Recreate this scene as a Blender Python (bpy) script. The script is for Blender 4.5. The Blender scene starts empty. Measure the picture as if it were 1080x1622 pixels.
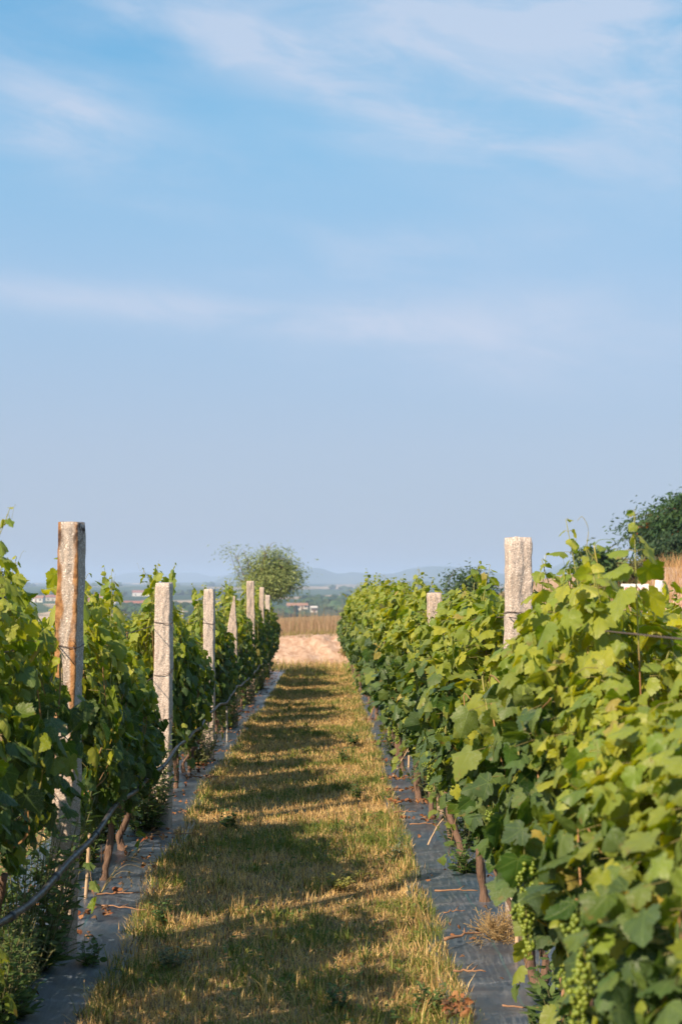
import bpy, math
import numpy as np
from mathutils import Vector, Euler, noise as mnoise

SC = bpy.context.scene
C = SC.collection
R = math.radians

# ------------------------------------------------------------------ camera
FPX, EYE, HORIZON, VPX = 2250.0, 1.68, 922.0, 518.0      # measured on the 1080 x 1622 photograph
cam_d = bpy.data.cameras.new('camera')
cam = bpy.data.objects.new('camera', cam_d)
C.objects.link(cam)
cam_d.sensor_fit = 'HORIZONTAL'
cam_d.sensor_width = 36.0
cam_d.lens = FPX / 1080 * 36.0
cam_d.clip_start, cam_d.clip_end = 0.05, 40000
cam.location = (0, 0, EYE)
cam.rotation_euler = (R(90) + math.atan((HORIZON - 811) / FPX), 0, -math.atan((540 - VPX) / FPX))
cam_d.dof.use_dof = True
cam_d.dof.focus_distance = 9.0
cam_d.dof.aperture_fstop = 6.3
SC.camera = cam

# ------------------------------------------------------------------ light
SUN_EL, SUN_BEARING = 37.0, 223.0          # bearing clockwise from +Y (the view direction): behind and to the left
b, e = R(SUN_BEARING), R(SUN_EL)
sdir = Vector((math.cos(e) * math.sin(b), math.cos(e) * math.cos(b), math.sin(e)))
sl = bpy.data.lights.new('sun', 'SUN')
sl.energy, sl.angle, sl.color = 5.0, R(0.5), (1.0, 0.80, 0.58)
so = bpy.data.objects.new('sun', sl)
so.rotation_euler = sdir.to_track_quat('Z', 'Y').to_euler()
so.location = sdir * 50
C.objects.link(so)

class NT:
    """small helper to write node trees"""
    def __init__(s, tree):
        s.t = tree; s.n = tree.nodes; s.l = tree.links
    def node(s, kind, **kw):
        nd = s.n.new(kind)
        ins = kw.pop('ins', {})
        for k, v in kw.items(): setattr(nd, k, v)
        for k, v in ins.items(): s.put(nd.inputs[k], v)
        return nd
    def put(s, sock, v):
        if isinstance(v, bpy.types.NodeSocket): s.l.new(v, sock)
        elif isinstance(v, bpy.types.Node): s.l.new(v.outputs[0], sock)
        else: sock.default_value = v
    def math(s, op, a, b=None, c=None, clamp=False):
        nd = s.n.new('ShaderNodeMath'); nd.operation = op; nd.use_clamp = clamp
        for i, v in enumerate((a, b, c)):
            if v is not None: s.put(nd.inputs[i], v)
        return nd.outputs[0]
    def mix(s, f, a, b, blend='MIX'):
        nd = s.n.new('ShaderNodeMix'); nd.data_type = 'RGBA'; nd.blend_type = blend
        s.put(nd.inputs[0], f); s.put(nd.inputs[6], a); s.put(nd.inputs[7], b)
        return nd.outputs[2]
    def ramp(s, f, stops, interp='LINEAR'):
        nd = s.n.new('ShaderNodeValToRGB'); cr = nd.color_ramp; cr.interpolation = interp
        while len(cr.elements) < len(stops): cr.elements.new(0.5)
        for el, (p, c) in zip(cr.elements, stops):
            el.position = p
            el.color = c if len(c) == 4 else (*c, 1)
        s.put(nd.inputs[0], f)
        return nd.outputs[0]
    def noise(s, vec, scale, detail=3, rough=0.55, dist=0.0):
        nd = s.n.new('ShaderNodeTexNoise')
        if vec is not None: s.put(nd.inputs['Vector'], vec)
        nd.inputs['Scale'].default_value = scale; nd.inputs['Detail'].default_value = detail
        nd.inputs['Roughness'].default_value = rough; nd.inputs['Distortion'].default_value = dist
        return nd.outputs[0]
    def smooth(s, v, lo, hi):
        nd = s.n.new('ShaderNodeMapRange'); nd.interpolation_type = 'SMOOTHSTEP'
        s.put(nd.inputs[0], v); nd.inputs[1].default_value = lo; nd.inputs[2].default_value = hi
        return nd.outputs[0]

def rgb(r, g, b): return (r, g, b, 1.0)

wd = bpy.data.worlds.new('World'); SC.world = wd; wd.use_nodes = True
wt = NT(wd.node_tree); wt.n.clear()
sky = wt.node('ShaderNodeTexSky', sky_type='NISHITA', sun_disc=False, sun_elevation=e, sun_rotation=b,
              air_density=1.0, dust_density=1.2, ozone_density=2.0, altitude=100)
tc = wt.node('ShaderNodeTexCoord')
sep = wt.node('ShaderNodeSeparateXYZ', ins={0: tc.outputs['Generated']})
dx, dy, dz = sep.outputs
az = wt.math('MULTIPLY', wt.math('ARCTAN2', dx, dy), 57.2958)         # degrees right of the view
el = wt.math('MULTIPLY', wt.math('ARCSINE', dz), 57.2958)             # degrees above the horizon
cv = wt.node('ShaderNodeCombineXYZ', ins={0: wt.math('MULTIPLY', az, 0.055), 1: wt.math('ADD', wt.math('MULTIPLY', el, 0.17), wt.math('MULTIPLY', az, 0.022)), 2: 3.7})
wisp = wt.noise(cv, 1.25, 7, 0.56, 0.75)
wisp2 = wt.noise(cv, 4.0, 6, 0.62, 0.6)
cl = None
def blob(a0, e0, ra, re, k, tilt=0.0):
    """one soft cloud bank: centre, radii in degrees, strength"""
    global cl
    u = wt.math('DIVIDE', wt.math('SUBTRACT', az, a0), ra)
    v = wt.math('DIVIDE', wt.math('SUBTRACT', wt.math('SUBTRACT', el, e0), wt.math('MULTIPLY', wt.math('SUBTRACT', az, a0), tilt)), re)
    r2 = wt.math('ADD', wt.math('MULTIPLY', u, u), wt.math('MULTIPLY', v, v))
    g = wt.math('MULTIPLY', wt.math('POWER', 2.718, wt.math('MULTIPLY', r2, -1.0)), k)
    cl = g if cl is None else wt.math('ADD', cl, g)
blob(9.0, 21.4, 8.5, 2.2, 0.85, -0.10)
blob(-1.5, 20.3, 8.0, 1.3, 0.55, -0.28)
blob(14.0, 18.5, 5.0, 2.6, 0.7, -0.2)
blob(-1.5, 21.8, 8.0, 1.5, 0.42, -0.05)
blob(-11.3, 18.2, 4.4, 2.0, 0.85, -0.16)
blob(5.0, 16.8, 6.5, 1.3, 0.42, -0.22)
blob(-5.0, 16.3, 4.5, 0.9, 0.35, -0.05)
blob(3.5, 13.4, 7.0, 0.9, 0.34, 0.06)
blob(6.5, 17.6, 7.0, 0.75, 0.45, -0.25)
blob(9.0, 19.2, 5.0, 0.6, 0.40, -0.30)
blob(-5.0, 14.6, 5.0, 0.5, 0.25, -0.10)
blob(-1.0, 12.3, 3.0, 0.35, 0.30, 0.0)
blob(30, 25, 12, 5, 0.7); blob(-35, 24, 14, 6, 0.7); blob(0, 34, 22, 5, 0.6); blob(60, 30, 15, 8, 0.6); blob(-70, 30, 18, 8, 0.6)
wm = wt.math('ADD', wt.math('ADD', wt.math('MULTIPLY', wt.smooth(wisp, 0.32, 0.70), 0.85), 0.08), wt.math('MULTIPLY', wt.smooth(wisp2, 0.35, 0.72), 0.42))
upper, cl = cl, None
blob(-9.0, 11.1, 9.0, 0.75, 0.62, -0.07)
blob(0.0, 10.4, 7.0, 0.9, 0.55, -0.10)
blob(8.0, 10.2, 8.0, 2.0, 0.72, -0.06)
blob(6.0, 8.4, 6.0, 0.7, 0.30, -0.10)
wm2 = wt.math('ADD', wt.math('MULTIPLY', wt.smooth(wisp, 0.25, 0.70), 0.5), wt.math('MULTIPLY', wt.smooth(wisp2, 0.25, 0.75), 0.5))
cloud = wt.math('ADD', wt.math('MULTIPLY', upper, wm), wt.math('MULTIPLY', cl, wt.math('ADD', wm2, 0.12)), clamp=True)
cloud = wt.math('MINIMUM', wt.math('MULTIPLY', cloud, 0.9), 0.74)
# clear air: the physical sky, tempered towards the hazy summer gradient seen low in the sky
grad = wt.ramp(wt.math('DIVIDE', wt.math('MAXIMUM', el, 0.0), 60.0), [(0.0, (3.65, 4.2, 5.3)), (0.09, (3.7, 4.6, 6.0)), (0.20, (3.05, 4.85, 6.9)), (0.30, (2.25, 4.75, 7.1)), (0.385, (1.35, 4.1, 6.7)), (1.0, (2.7, 4.0, 6.2))])  # last stop, above the view, is brightened to add fill light to the shadows
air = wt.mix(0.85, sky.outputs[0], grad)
left = wt.smooth(az, -14.0, 6.0)
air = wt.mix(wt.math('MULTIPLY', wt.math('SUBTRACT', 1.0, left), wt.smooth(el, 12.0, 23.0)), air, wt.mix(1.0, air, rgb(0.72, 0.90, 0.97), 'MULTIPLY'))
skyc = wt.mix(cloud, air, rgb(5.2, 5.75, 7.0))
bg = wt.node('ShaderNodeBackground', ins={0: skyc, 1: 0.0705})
wt.l.new(bg.outputs[0], wt.node('ShaderNodeOutputWorld').inputs[0])

vs = SC.view_settings
vs.view_transform = 'Standard'; vs.look = 'None'; vs.gamma = 1.0; vs.use_curve_mapping = False
vs.exposure = 0.78
SC.render.engine = 'CYCLES'
SC.cycles.use_denoising = True
SC.cycles.max_bounces = 8
SC.cycles.transparent_max_bounces = 8
SC.cycles.volume_bounces = 1

# ------------------------------------------------------------------ helpers
rng = np.random.default_rng(7)

def sstep(a, b, v):
    t = np.clip((np.asarray(v, float) - a) / (b - a), 0, 1)
    return t * t * (3 - 2 * t)

def fbm(x, y, s=1.0, seed=0.0):
    """cheap smooth numpy noise in -1..1"""
    x = np.asarray(x, float) * s + seed * 17.3; y = np.asarray(y, float) * s - seed * 9.1
    v = (np.sin(x * 1.0 + 1.7 * np.sin(y * 0.83 + seed)) + np.sin(y * 1.27 - 1.3 * np.sin(x * 0.71 + 2.1))
         + 0.5 * np.sin(2.3 * x - 1.9 * y + 1.1 * np.sin(2.7 * y)) + 0.5 * np.sin(2.9 * y + 2.1 * x + 1.5 * np.sin(1.9 * x)))
    return v / 3.0

def ground_z(x, y):
    x = np.asarray(x, float); y = np.asarray(y, float)
    z = -0.0133 * np.clip(y, -20, 36)
    z = z + 0.78 * sstep(35.0, 37.4, y + 0.25 * fbm(x, y, 1.6, 2)) * sstep(-7.5, -3.0, x) * (1 + 0.05 * x * (np.abs(x) < 8)) * (1 - sstep(9, 14, x))
    z = z + 0.16 * np.clip(x - 3.6, 0, 3.2) * sstep(14, 32, y)
    z = z + 1.60 * sstep(7.9, 11.0, x) * sstep(26, 40, y) * (1 - sstep(70, 120, y)) * (1 - sstep(40, 70, x))
    z = z - 0.10 * np.clip(-x - 4.0, 0, 30) * sstep(0, 30, y)
    drop = sstep(46, 330, y)
    z = z * (1 - sstep(60, 250, y)) - 14.0 * drop
    far = sstep(250, 700, y)
    z = z + far * (2.2 * fbm(x, y, 1 / 260., 3) + 1.2 * fbm(x, y, 1 / 120., 5)) + 10.0 * sstep(900, 4600, y) + 2.5 * sstep(900, 2500, y) * fbm(x, y, 1 / 500., 7)
    z = z + 0.02 * fbm(x, y, 2.2, 1) * (1 - sstep(30, 60, y)) * sstep(0.9, 2.4, np.abs(x + 0.2)) 
    return z

def gz(x, y): return float(ground_z(x, y))

class MB:
    """gathers triangles (with colour and uv per vertex) and links them as ONE mesh object"""
    def __init__(s): s.v = []; s.f = []; s.c = []; s.u = []; s.n = 0
    def add(s, v, f, col=None, uv=None):
        v = np.asarray(v, float).reshape(-1, 3); f = np.asarray(f, int).reshape(-1, 3)
        s.v.append(v); s.f.append(f + s.n); s.n += len(v)
        c = np.ones((len(v), 3)) if col is None else np.broadcast_to(np.asarray(col, float), (len(v), 3))
        s.c.append(c); s.u.append(np.zeros((len(v), 2)) if uv is None else np.asarray(uv, float))
    def mesh(s, name, mat, smooth=True):
        me = bpy.data.meshes.new(name)
        v = np.concatenate(s.v); f = np.concatenate(s.f); c = np.concatenate(s.c); u = np.concatenate(s.u)
        me.vertices.add(len(v)); me.vertices.foreach_set('co', v.astype(np.float32).ravel())
        me.loops.add(f.size); me.loops.foreach_set('vertex_index', f.astype(np.int32).ravel())
        me.polygons.add(len(f)); me.polygons.foreach_set('loop_start', np.arange(0, f.size, 3, dtype=np.int32))
        me.polygons.foreach_set('use_smooth', np.full(len(f), smooth))
        at = me.color_attributes.new('tone', 'FLOAT_COLOR', 'POINT')
        at.data.foreach_set('color', np.concatenate([c, np.ones((len(c), 1))], 1).astype(np.float32).ravel())
        ul = me.uv_layers.new(name='uv'); ul.data.foreach_set('uv', u[f.ravel()].astype(np.float32).ravel())
        me.update(); me.validate()
        for m in (mat if isinstance(mat, (list, tuple)) else [mat]): me.materials.append(m)
        return me
    def build(s, name, mat, parent=None, loc=(0, 0, 0), smooth=True):
        return put(name, s.mesh(name, mat, smooth), parent, loc)

def put(name, me, parent=None, loc=(0, 0, 0), rot=(0, 0, 0), scale=(1, 1, 1)):
    o = bpy.data.objects.new(name, me); C.objects.link(o)
    o.location = loc; o.rotation_euler = rot; o.scale = scale
    if parent is not None: o.parent = parent
    return o

def tag(o, label=None, cat=None, group=None, kind=None):
    if label: o['label'] = label
    if cat: o['category'] = cat
    if group: o['group'] = group
    if kind: o['kind'] = kind
    return o

def thing(name, label, cat, loc, rotz=0.0, group=None, scale=1.0):
    o = bpy.data.objects.new(name, None); C.objects.link(o)
    o.empty_display_size = 0.1
    o.location = loc; o.rotation_euler = (0, 0, rotz)
    o.scale = (scale, scale, scale) if np.isscalar(scale) else scale
    return tag(o, label, cat, group)

def unit(v): return v / np.maximum(np.linalg.norm(v, axis=-1, keepdims=True), 1e-9)

def tube(mb, pts, rad, sides=6, col=None, rough=0.0, cap=True, r=None):
    pts = np.asarray(pts, float); n = len(pts)
    rad = np.broadcast_to(np.asarray(rad, float), (n,))
    t = unit(np.gradient(pts, axis=0))
    ref = np.array([0, 0, 1.0]) if abs(t[0][2]) < 0.8 else np.array([1.0, 0, 0])
    a = unit(np.cross(t, ref)); b_ = np.cross(t, a)
    ang = np.linspace(0, 2 * np.pi, sides, endpoint=False)
    rr = rad[:, None] * (1 + (rough * (r or rng).uniform(-1, 1, (n, sides)) if rough else 0))
    v = pts[:, None, :] + rr[..., None] * (np.cos(ang)[None, :, None] * a[:, None, :] + np.sin(ang)[None, :, None] * b_[:, None, :])
    v = v.reshape(-1, 3); f = []
    for i in range(n - 1):
        for j in range(sides):
            k = (j + 1) % sides
            f += [(i * sides + j, i * sides + k, (i + 1) * sides + k), (i * sides + j, (i + 1) * sides + k, (i + 1) * sides + j)]
    if cap:
        for j in range(1, sides - 1):
            f += [(0, j + 1, j), ((n - 1) * sides, (n - 1) * sides + j, (n - 1) * sides + j + 1)]
    mb.add(v, f, col)

BOXF = [(0, 2, 1), (1, 2, 3), (4, 5, 6), (5, 7, 6), (0, 1, 4), (1, 5, 4), (2, 6, 3), (3, 6, 7), (0, 4, 2), (2, 4, 6), (1, 3, 5), (3, 7, 5)]
def box(mb, lo, hi, col=None):
    v = [(x, y, z) for z in (lo[2], hi[2]) for y in (lo[1], hi[1]) for x in (lo[0], hi[0])]
    mb.add(v, BOXF, col)

def bez(pts, n):
    """smooth polyline through control points"""
    pts = np.asarray(pts, float); m = len(pts); out = []
    P = np.concatenate([[2 * pts[0] - pts[1]], pts, [2 * pts[-1] - pts[-2]]])
    for t in np.linspace(0, m - 1 - 1e-6, n):
        i = int(t); u = t - i; p0, p1, p2, p3 = P[i:i + 4]
        out.append(0.5 * (2 * p1 + (p2 - p0) * u + (2 * p0 - 5 * p1 + 4 * p2 - p3) * u * u + (3 * p1 - p0 - 3 * p2 + p3) * u ** 3))
    return np.array(out)

# ------------------------------------------------------------------ materials
def mat(name):
    m = bpy.data.materials.new(name); m.use_nodes = True
    t = NT(m.node_tree); t.n.clear()
    out = t.node('ShaderNodeOutputMaterial')
    return m, t, out
def bsdf(t, out, col, rough=0.8, spec=0.3, bump=None, bstr=0.3, bdist=0.01):
    p = t.node('ShaderNodeBsdfPrincipled')
    t.put(p.inputs['Base Color'], col); t.put(p.inputs['Roughness'], rough); t.put(p.inputs['Specular IOR Level'], spec)
    if bump is not None:
        bn = t.node('ShaderNodeBump', ins={'Height': bump, 'Strength': bstr, 'Distance': bdist})
        t.l.new(bn.outputs[0], p.inputs['Normal'])
    t.l.new(p.outputs[0], out.inputs[0])
    return p
def tone(t): return t.node('ShaderNodeAttribute', attribute_name='tone').outputs['Color']
def obj(t): return t.node('ShaderNodeTexCoord').outputs['Object']
def pos(t): return t.node('ShaderNodeNewGeometry').outputs['Position']

def foliage_mat(name, trans=0.3, rough=0.5, spec=0.4, veins=False, dust=0.0, back=0.22):
    m, t, out = mat(name)
    c = tone(t)
    geo = t.node('ShaderNodeNewGeometry')
    pn = t.noise(geo.outputs['Position'], 38, 3)
    c = t.mix(t.math('MULTIPLY', pn, 0.35), c, t.mix(1.0, c, rgb(0.45, 0.55, 0.5), 'MULTIPLY'))
    rgh = rough
    if veins:
        uv = t.node('ShaderNodeUVMap', uv_map='uv')
        sp = t.node('ShaderNodeSeparateXYZ', ins={0: uv})
        u, v = sp.outputs[0], t.math('SUBTRACT', sp.outputs[1], 0.0)
        a = t.math('ARCTAN2', u, v); r_ = t.math('SQRT', t.math('ADD', t.math('MULTIPLY', u, u), t.math('MULTIPLY', v, v)))
        k = t.math('MULTIPLY', t.math('ROUND', t.math('DIVIDE', a, 0.82)), 0.82)
        d = t.math('MULTIPLY', r_, t.math('ABSOLUTE', t.math('SINE', t.math('SUBTRACT', a, k))))
        vein = t.math('SUBTRACT', 1.0, t.smooth(d, 0.004, 0.022))
        # side veins running off the main ones
        sv = t.math('ABSOLUTE', t.math('SINE', t.math('ADD', t.math('MULTIPLY', r_, 20.0), t.math('MULTIPLY', d, -16.0))))
        side = t.math('MULTIPLY', t.math('SUBTRACT', 1.0, t.smooth(sv, 0.0, 0.22)), 0.35)
        vv = t.math('MAXIMUM', vein, side)
        c = t.mix(t.math('MULTIPLY', vv, 0.38), c, rgb(0.20, 0.29, 0.06))
        if dust:
            sp1 = t.noise(geo.outputs['Position'], 210, 2); sp2 = t.noise(geo.outputs['Position'], 5, 3)
            dm = t.math('MULTIPLY', t.math('MULTIPLY', t.smooth(sp1, 0.45, 0.75), t.smooth(sp2, 0.42, 0.66)), dust)
            c = t.mix(dm, c, rgb(0.42, 0.47, 0.44))
            rgh = t.math('ADD', rough, t.math('MULTIPLY', dm, 0.3))
            br = t.math('MULTIPLY', t.math('MULTIPLY', t.smooth(t.noise(geo.outputs['Position'], 23, 4), 0.60, 0.70), t.smooth(r_, 0.30, 0.62)), 0.7)
            c = t.mix(br, c, rgb(0.20, 0.12, 0.035))
    bc = t.mix(t.math('MULTIPLY', geo.outputs['Backfacing'], back), c, rgb(0.20, 0.27, 0.13))
    p = t.node('ShaderNodeBsdfPrincipled', ins={'Base Color': bc, 'Roughness': rgh, 'Specular IOR Level': spec})
    if veins:
        bn = t.node('ShaderNodeBump', ins={'Height': t.math('SUBTRACT', pn, vv), 'Strength': 0.35, 'Distance': 0.004})
        t.l.new(bn.outputs[0], p.inputs['Normal'])
    tr = t.node('ShaderNodeBsdfTranslucent', ins={0: t.mix(1.0, c, rgb(2.1, 1.9, 0.55), 'MULTIPLY')})
    ms = t.node('ShaderNodeMixShader', ins={0: trans, 1: p.outputs[0], 2: tr.outputs[0]})
    t.l.new(ms.outputs[0], out.inputs[0])
    return m

M = {}
M['vine_leaf'] = foliage_mat('vine_leaf', 0.36, 0.44, 0.28, True, 0.28)
M['leaf'] = foliage_mat('tree_leaf', 0.25, 0.55, 0.25)
M['grass'] = foliage_mat('grass_blade', 0.22, 0.6, 0.25, back=0.0)
M['straw'] = foliage_mat('straw', 0.18, 0.75, 0.15, back=0.0)

m, t, out = mat('bark'); o_ = obj(t)
mp = t.node('ShaderNodeMapping', ins={0: o_, 3: (1, 1, 0.16)})
n1 = t.noise(mp.outputs[0], 90, 5, 0.65, 0.6); n2 = t.noise(o_, 14, 3)
bsdf(t, out, t.mix(n2, t.ramp(n1, [(0.3, (0.05, 0.03, 0.022)), (0.6, (0.22, 0.14, 0.10)), (0.8, (0.36, 0.27, 0.2))]), rgb(0.17, 0.11, 0.08)), 0.9, 0.15, n1, 0.9, 0.012)
M['bark'] = m
m, t, out = mat('cane'); c_ = tone(t)
bsdf(t, out, c_, 0.6, 0.3); M['cane'] = m
m, t, out = mat('berry'); c_ = tone(t)
pb = bsdf(t, out, c_, 0.35, 0.45); pb.inputs['Subsurface Weight'].default_value = 0.25; pb.inputs['Subsurface Radius'].default_value = (0.004, 0.005, 0.001); M['berry'] = m

def granite(name, rust=0.0, dirt=0.3, tint=(0.49, 0.41, 0.355)):
    m, t, out = mat(name); o_ = obj(t)
    vor = t.node('ShaderNodeTexVoronoi', ins={0: o_, 'Scale': 210.0})
    grain = t.node('ShaderNodeSeparateColor', ins={0: vor.outputs['Color']}).outputs[0]
    col = t.ramp(grain, [(0.0, (0.22, 0.19, 0.17)), (0.10, (0.32, 0.28, 0.25)), (0.2, tuple(0.85 * q for q in tint)), (0.55, tint), (0.86, tuple(min(1.0, 1.12 * q) for q in tint)), (1.0, (0.74, 0.68, 0.62))])
    big = t.noise(o_, 9, 4, 0.6)
    col = t.mix(t.math('MULTIPLY', t.smooth(big, 0.5, 0.75), 0.28), col, rgb(0.40, 0.31, 0.24))
    sz = t.node('ShaderNodeSeparateXYZ', ins={0: o_})
    low = t.math('MULTIPLY', t.math('SUBTRACT', 1.0, t.smooth(t.math('ADD', sz.outputs[2], t.math('MULTIPLY', big, 0.5)), 0.55, 1.35)), dirt)
    col = t.mix(low, col, t.mix(0.6, col, rgb(0.30, 0.19, 0.11)))
    if rust:
        mp = t.node('ShaderNodeMapping', ins={0: o_, 3: (1, 1, 0.3)})
        st = t.noise(mp.outputs[0], 13, 4, 0.6)
        ed = t.math('ABSOLUTE', t.math('SUBTRACT', sz.outputs[0], t.math('MULTIPLY', sz.outputs[2], 0.012)))
        rm = t.math('MULTIPLY', t.smooth(t.math('ADD', ed, t.math('MULTIPLY', t.math('SUBTRACT', st, 0.5), 0.11)), 0.018, 0.036), t.math('MULTIPLY', t.smooth(sz.outputs[2], 0.6, 1.3), rust))
        fade = t.noise(o_, 4.3, 3)
        rm = t.math('MULTIPLY', rm, t.smooth(t.math('MULTIPLY', sz.outputs[1], -1.0), 0.036, 0.046))
        rm = t.math('MULTIPLY', rm, t.smooth(t.math('ADD', fade, t.math('MULTIPLY', sz.outputs[2], 0.13)), 0.34, 0.62))
        col = t.mix(rm, col, t.ramp(t.noise(o_, 30, 4), [(0.3, (0.10, 0.05, 0.025)), (0.5, (0.30, 0.15, 0.06)), (0.8, (0.44, 0.25, 0.11))]))
        cap = t.math('MULTIPLY', t.smooth(t.math('ADD', sz.outputs[2], t.math('MULTIPLY', st, 0.25)), 1.98, 2.10), t.math('MULTIPLY', t.smooth(t.noise(o_, 22, 3), 0.42, 0.62), t.smooth(ed, 0.012, 0.04)))
        col = t.mix(cap, col, rgb(0.06, 0.035, 0.025))
    bmp = t.math('ADD', t.noise(o_, 60, 4, 0.7), t.math('MULTIPLY', big, 1.5))
    bsdf(t, out, col, 0.85, 0.25, bmp, 0.55, 0.012)
    return m
M['granite'] = granite('granite'); M['granite_rust'] = granite('granite_rust', 1.0, 0.45, (0.40, 0.34, 0.29)); M['granite_tan'] = granite('granite_tan', 0.0, 0.9, (0.45, 0.35, 0.28))

m, t, out = mat('wire'); bsdf(t, out, t.mix(t.noise(pos(t), 60), rgb(0.05, 0.035, 0.03), rgb(0.17, 0.12, 0.10)), 0.6, 0.4); M['wire'] = m
m, t, out = mat('black_pipe'); bsdf(t, out, t.mix(t.smooth(t.noise(pos(t), 25, 4), 0.4, 0.7), rgb(0.016, 0.018, 0.022), rgb(0.10, 0.10, 0.105)), 0.45, 0.5); M['pipe'] = m
m, t, out = mat('bamboo'); bsdf(t, out, t.mix(t.noise(obj(t), 30, 3), rgb(0.42, 0.27, 0.16), rgb(0.55, 0.42, 0.28)), 0.7, 0.3); M['bamboo'] = m
m, t, out = mat('grey_stake'); bsdf(t, out, t.mix(t.noise(obj(t), 40, 3), rgb(0.28, 0.25, 0.21), rgb(0.42, 0.40, 0.36)), 0.7, 0.3); M['stake'] = m
m, t, out = mat('twig'); bsdf(t, out, t.mix(t.noise(pos(t), 50, 3), rgb(0.16, 0.08, 0.05), rgb(0.42, 0.25, 0.15)), 0.85, 0.15); M['twig'] = m
m, t, out = mat('dead_leaf'); bsdf(t, out, tone(t), 0.8, 0.15); M['dead'] = m
m, t, out = mat('white_paint'); bsdf(t, out, t.mix(t.smooth(t.noise(obj(t), 9, 4), 0.5, 0.8), rgb(0.78, 0.77, 0.74), rgb(0.60, 0.57, 0.52)), 0.55, 0.3); M['white'] = m
m, t, out = mat('red_print'); bsdf(t, out, rgb(0.62, 0.12, 0.14), 0.6, 0.3); M['red'] = m
m, t, out = mat('house_wall'); bsdf(t, out, tone(t), 0.85, 0.2); M['wall'] = m
m, t, out = mat('house_roof')
bsdf(t, out, t.mix(t.math('MULTIPLY', t.noise(pos(t), 0.8, 3), 0.5), tone(t), t.mix(1.0, tone(t), rgb(0.5, 0.5, 0.5), 'MULTIPLY')), 0.85, 0.2); M['roof'] = m
m, t, out = mat('dark_glass'); bsdf(t, out, rgb(0.05, 0.06, 0.08), 0.15, 0.5); M['glass'] = m

# mulch film: black woven plastic, dusty, with fine wrinkles along its length
m, t, out = mat('mulch_film'); P = pos(t)
mp = t.node('ShaderNodeMapping', ins={0: P, 3: (1, 0.10, 1)})
wr = t.noise(mp.outputs[0], 55, 4, 0.65, 0.4); wv = t.node('ShaderNodeTexWave', wave_type='BANDS', bands_direction='X', ins={0: P, 'Scale': 110.0, 'Distortion': 6.0, 'Detail': 3.0}).outputs[1]
mpx = t.node('ShaderNodeMapping', ins={0: P, 3: (0.35, 1.6, 1)})
dustm = t.smooth(t.noise(mpx.outputs[0], 4.5, 6, 0.68, 0.3), 0.48, 0.70)
fine = t.noise(P, 160, 3, 0.7)
dustm = t.math('MULTIPLY', dustm, t.smooth(fine, 0.25, 0.7))
dustm = t.math('MULTIPLY', dustm, t.smooth(t.noise(mp.outputs[0], 120, 2), 0.2, 0.7))
col = t.mix(dustm, t.mix(t.math('MULTIPLY', wr, 0.7), rgb(0.016, 0.034, 0.060), rgb(0.055, 0.095, 0.145)), rgb(0.33, 0.345, 0.37))
mps = t.node('ShaderNodeMapping', ins={0: t.node('ShaderNodeVectorMath', operation='ADD', ins={0: P, 1: t.node('ShaderNodeVectorMath', operation='SCALE', ins={0: t.node('ShaderNodeTexNoise', ins={0: P, 'Scale': 2.2}).outputs[1], 3: 0.10})}), 3: (1, 0.045, 1)})
streak = t.math('MULTIPLY', t.smooth(t.noise(mps.outputs[0], 75, 3, 0.7), 0.47, 0.62), t.smooth(t.noise(P, 2.6, 3), 0.30, 0.60))
col = t.mix(t.math('MULTIPLY', streak, 0.42), col, rgb(0.27, 0.30, 0.33))
uvx = t.node('ShaderNodeSeparateXYZ', ins={0: t.node('ShaderNodeUVMap', uv_map='uv')}).outputs[0]
thread = t.math('SUBTRACT', 1.0, t.smooth(t.math('ABSOLUTE', t.math('SUBTRACT', uvx, 0.30)), 0.002, 0.006))
col = t.mix(t.math('MULTIPLY', thread, 0.55), col, rgb(0.03, 0.16, 0.17))
bsdf(t, out, col, t.math('ADD', 0.30, t.math('MULTIPLY', dustm, 0.45)), 0.6, t.math('ADD', wr, t.math('MULTIPLY', wv, 0.3)), 0.55, 0.012)
pf = [n for n in t.n if n.type == 'BSDF_PRINCIPLED'][0]; pf.inputs['Coat Weight'].default_value = 0.6; pf.inputs['Coat Roughness'].default_value = 0.28; pf.inputs['Coat IOR'].default_value = 1.6
M['film'] = m

# ground: soil and thatch near, sand on the bank, fields and scrub in the valley
m, t, out = mat('ground'); P = pos(t)
sx = t.node('ShaderNodeSeparateXYZ', ins={0: P})
n1 = t.noise(P, 3.0, 5, 0.65); n2 = t.noise(P, 40, 4, 0.7); n3 = t.noise(P, 0.9, 3)
near = t.mix(t.smooth(n2, 0.3, 0.7), t.mix(n1, rgb(0.13, 0.085, 0.05), rgb(0.29, 0.195, 0.11)), t.mix(n3, rgb(0.42, 0.30, 0.16), rgb(0.25, 0.20, 0.09)))
zone = t.node('ShaderNodeSeparateColor', ins={0: tone(t)})
mpb = t.node('ShaderNodeMapping', ins={0: P, 3: (1, 1, 0.35)})
nb = t.noise(mpb.outputs[0], 5.5, 6, 0.7, 0.6)
sand = t.mix(t.smooth(nb, 0.3, 0.72), rgb(0.33, 0.20, 0.13), rgb(0.58, 0.42, 0.31))
vor = t.node('ShaderNodeTexVoronoi', feature='F1', ins={0: t.node('ShaderNodeMapping', ins={0: t.node('ShaderNodeVectorMath', operation='ADD', ins={0: P, 1: t.node('ShaderNodeVectorMath', operation='SCALE', ins={0: t.node('ShaderNodeTexNoise', ins={0: P, 'Scale': 0.006}).outputs[1], 3: 120.0})}), 3: (0.006, 0.0022, 0)}), 'Scale': 1.0})
fc = t.node('ShaderNodeSeparateColor', ins={0: vor.outputs['Color']}).outputs[0]
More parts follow.
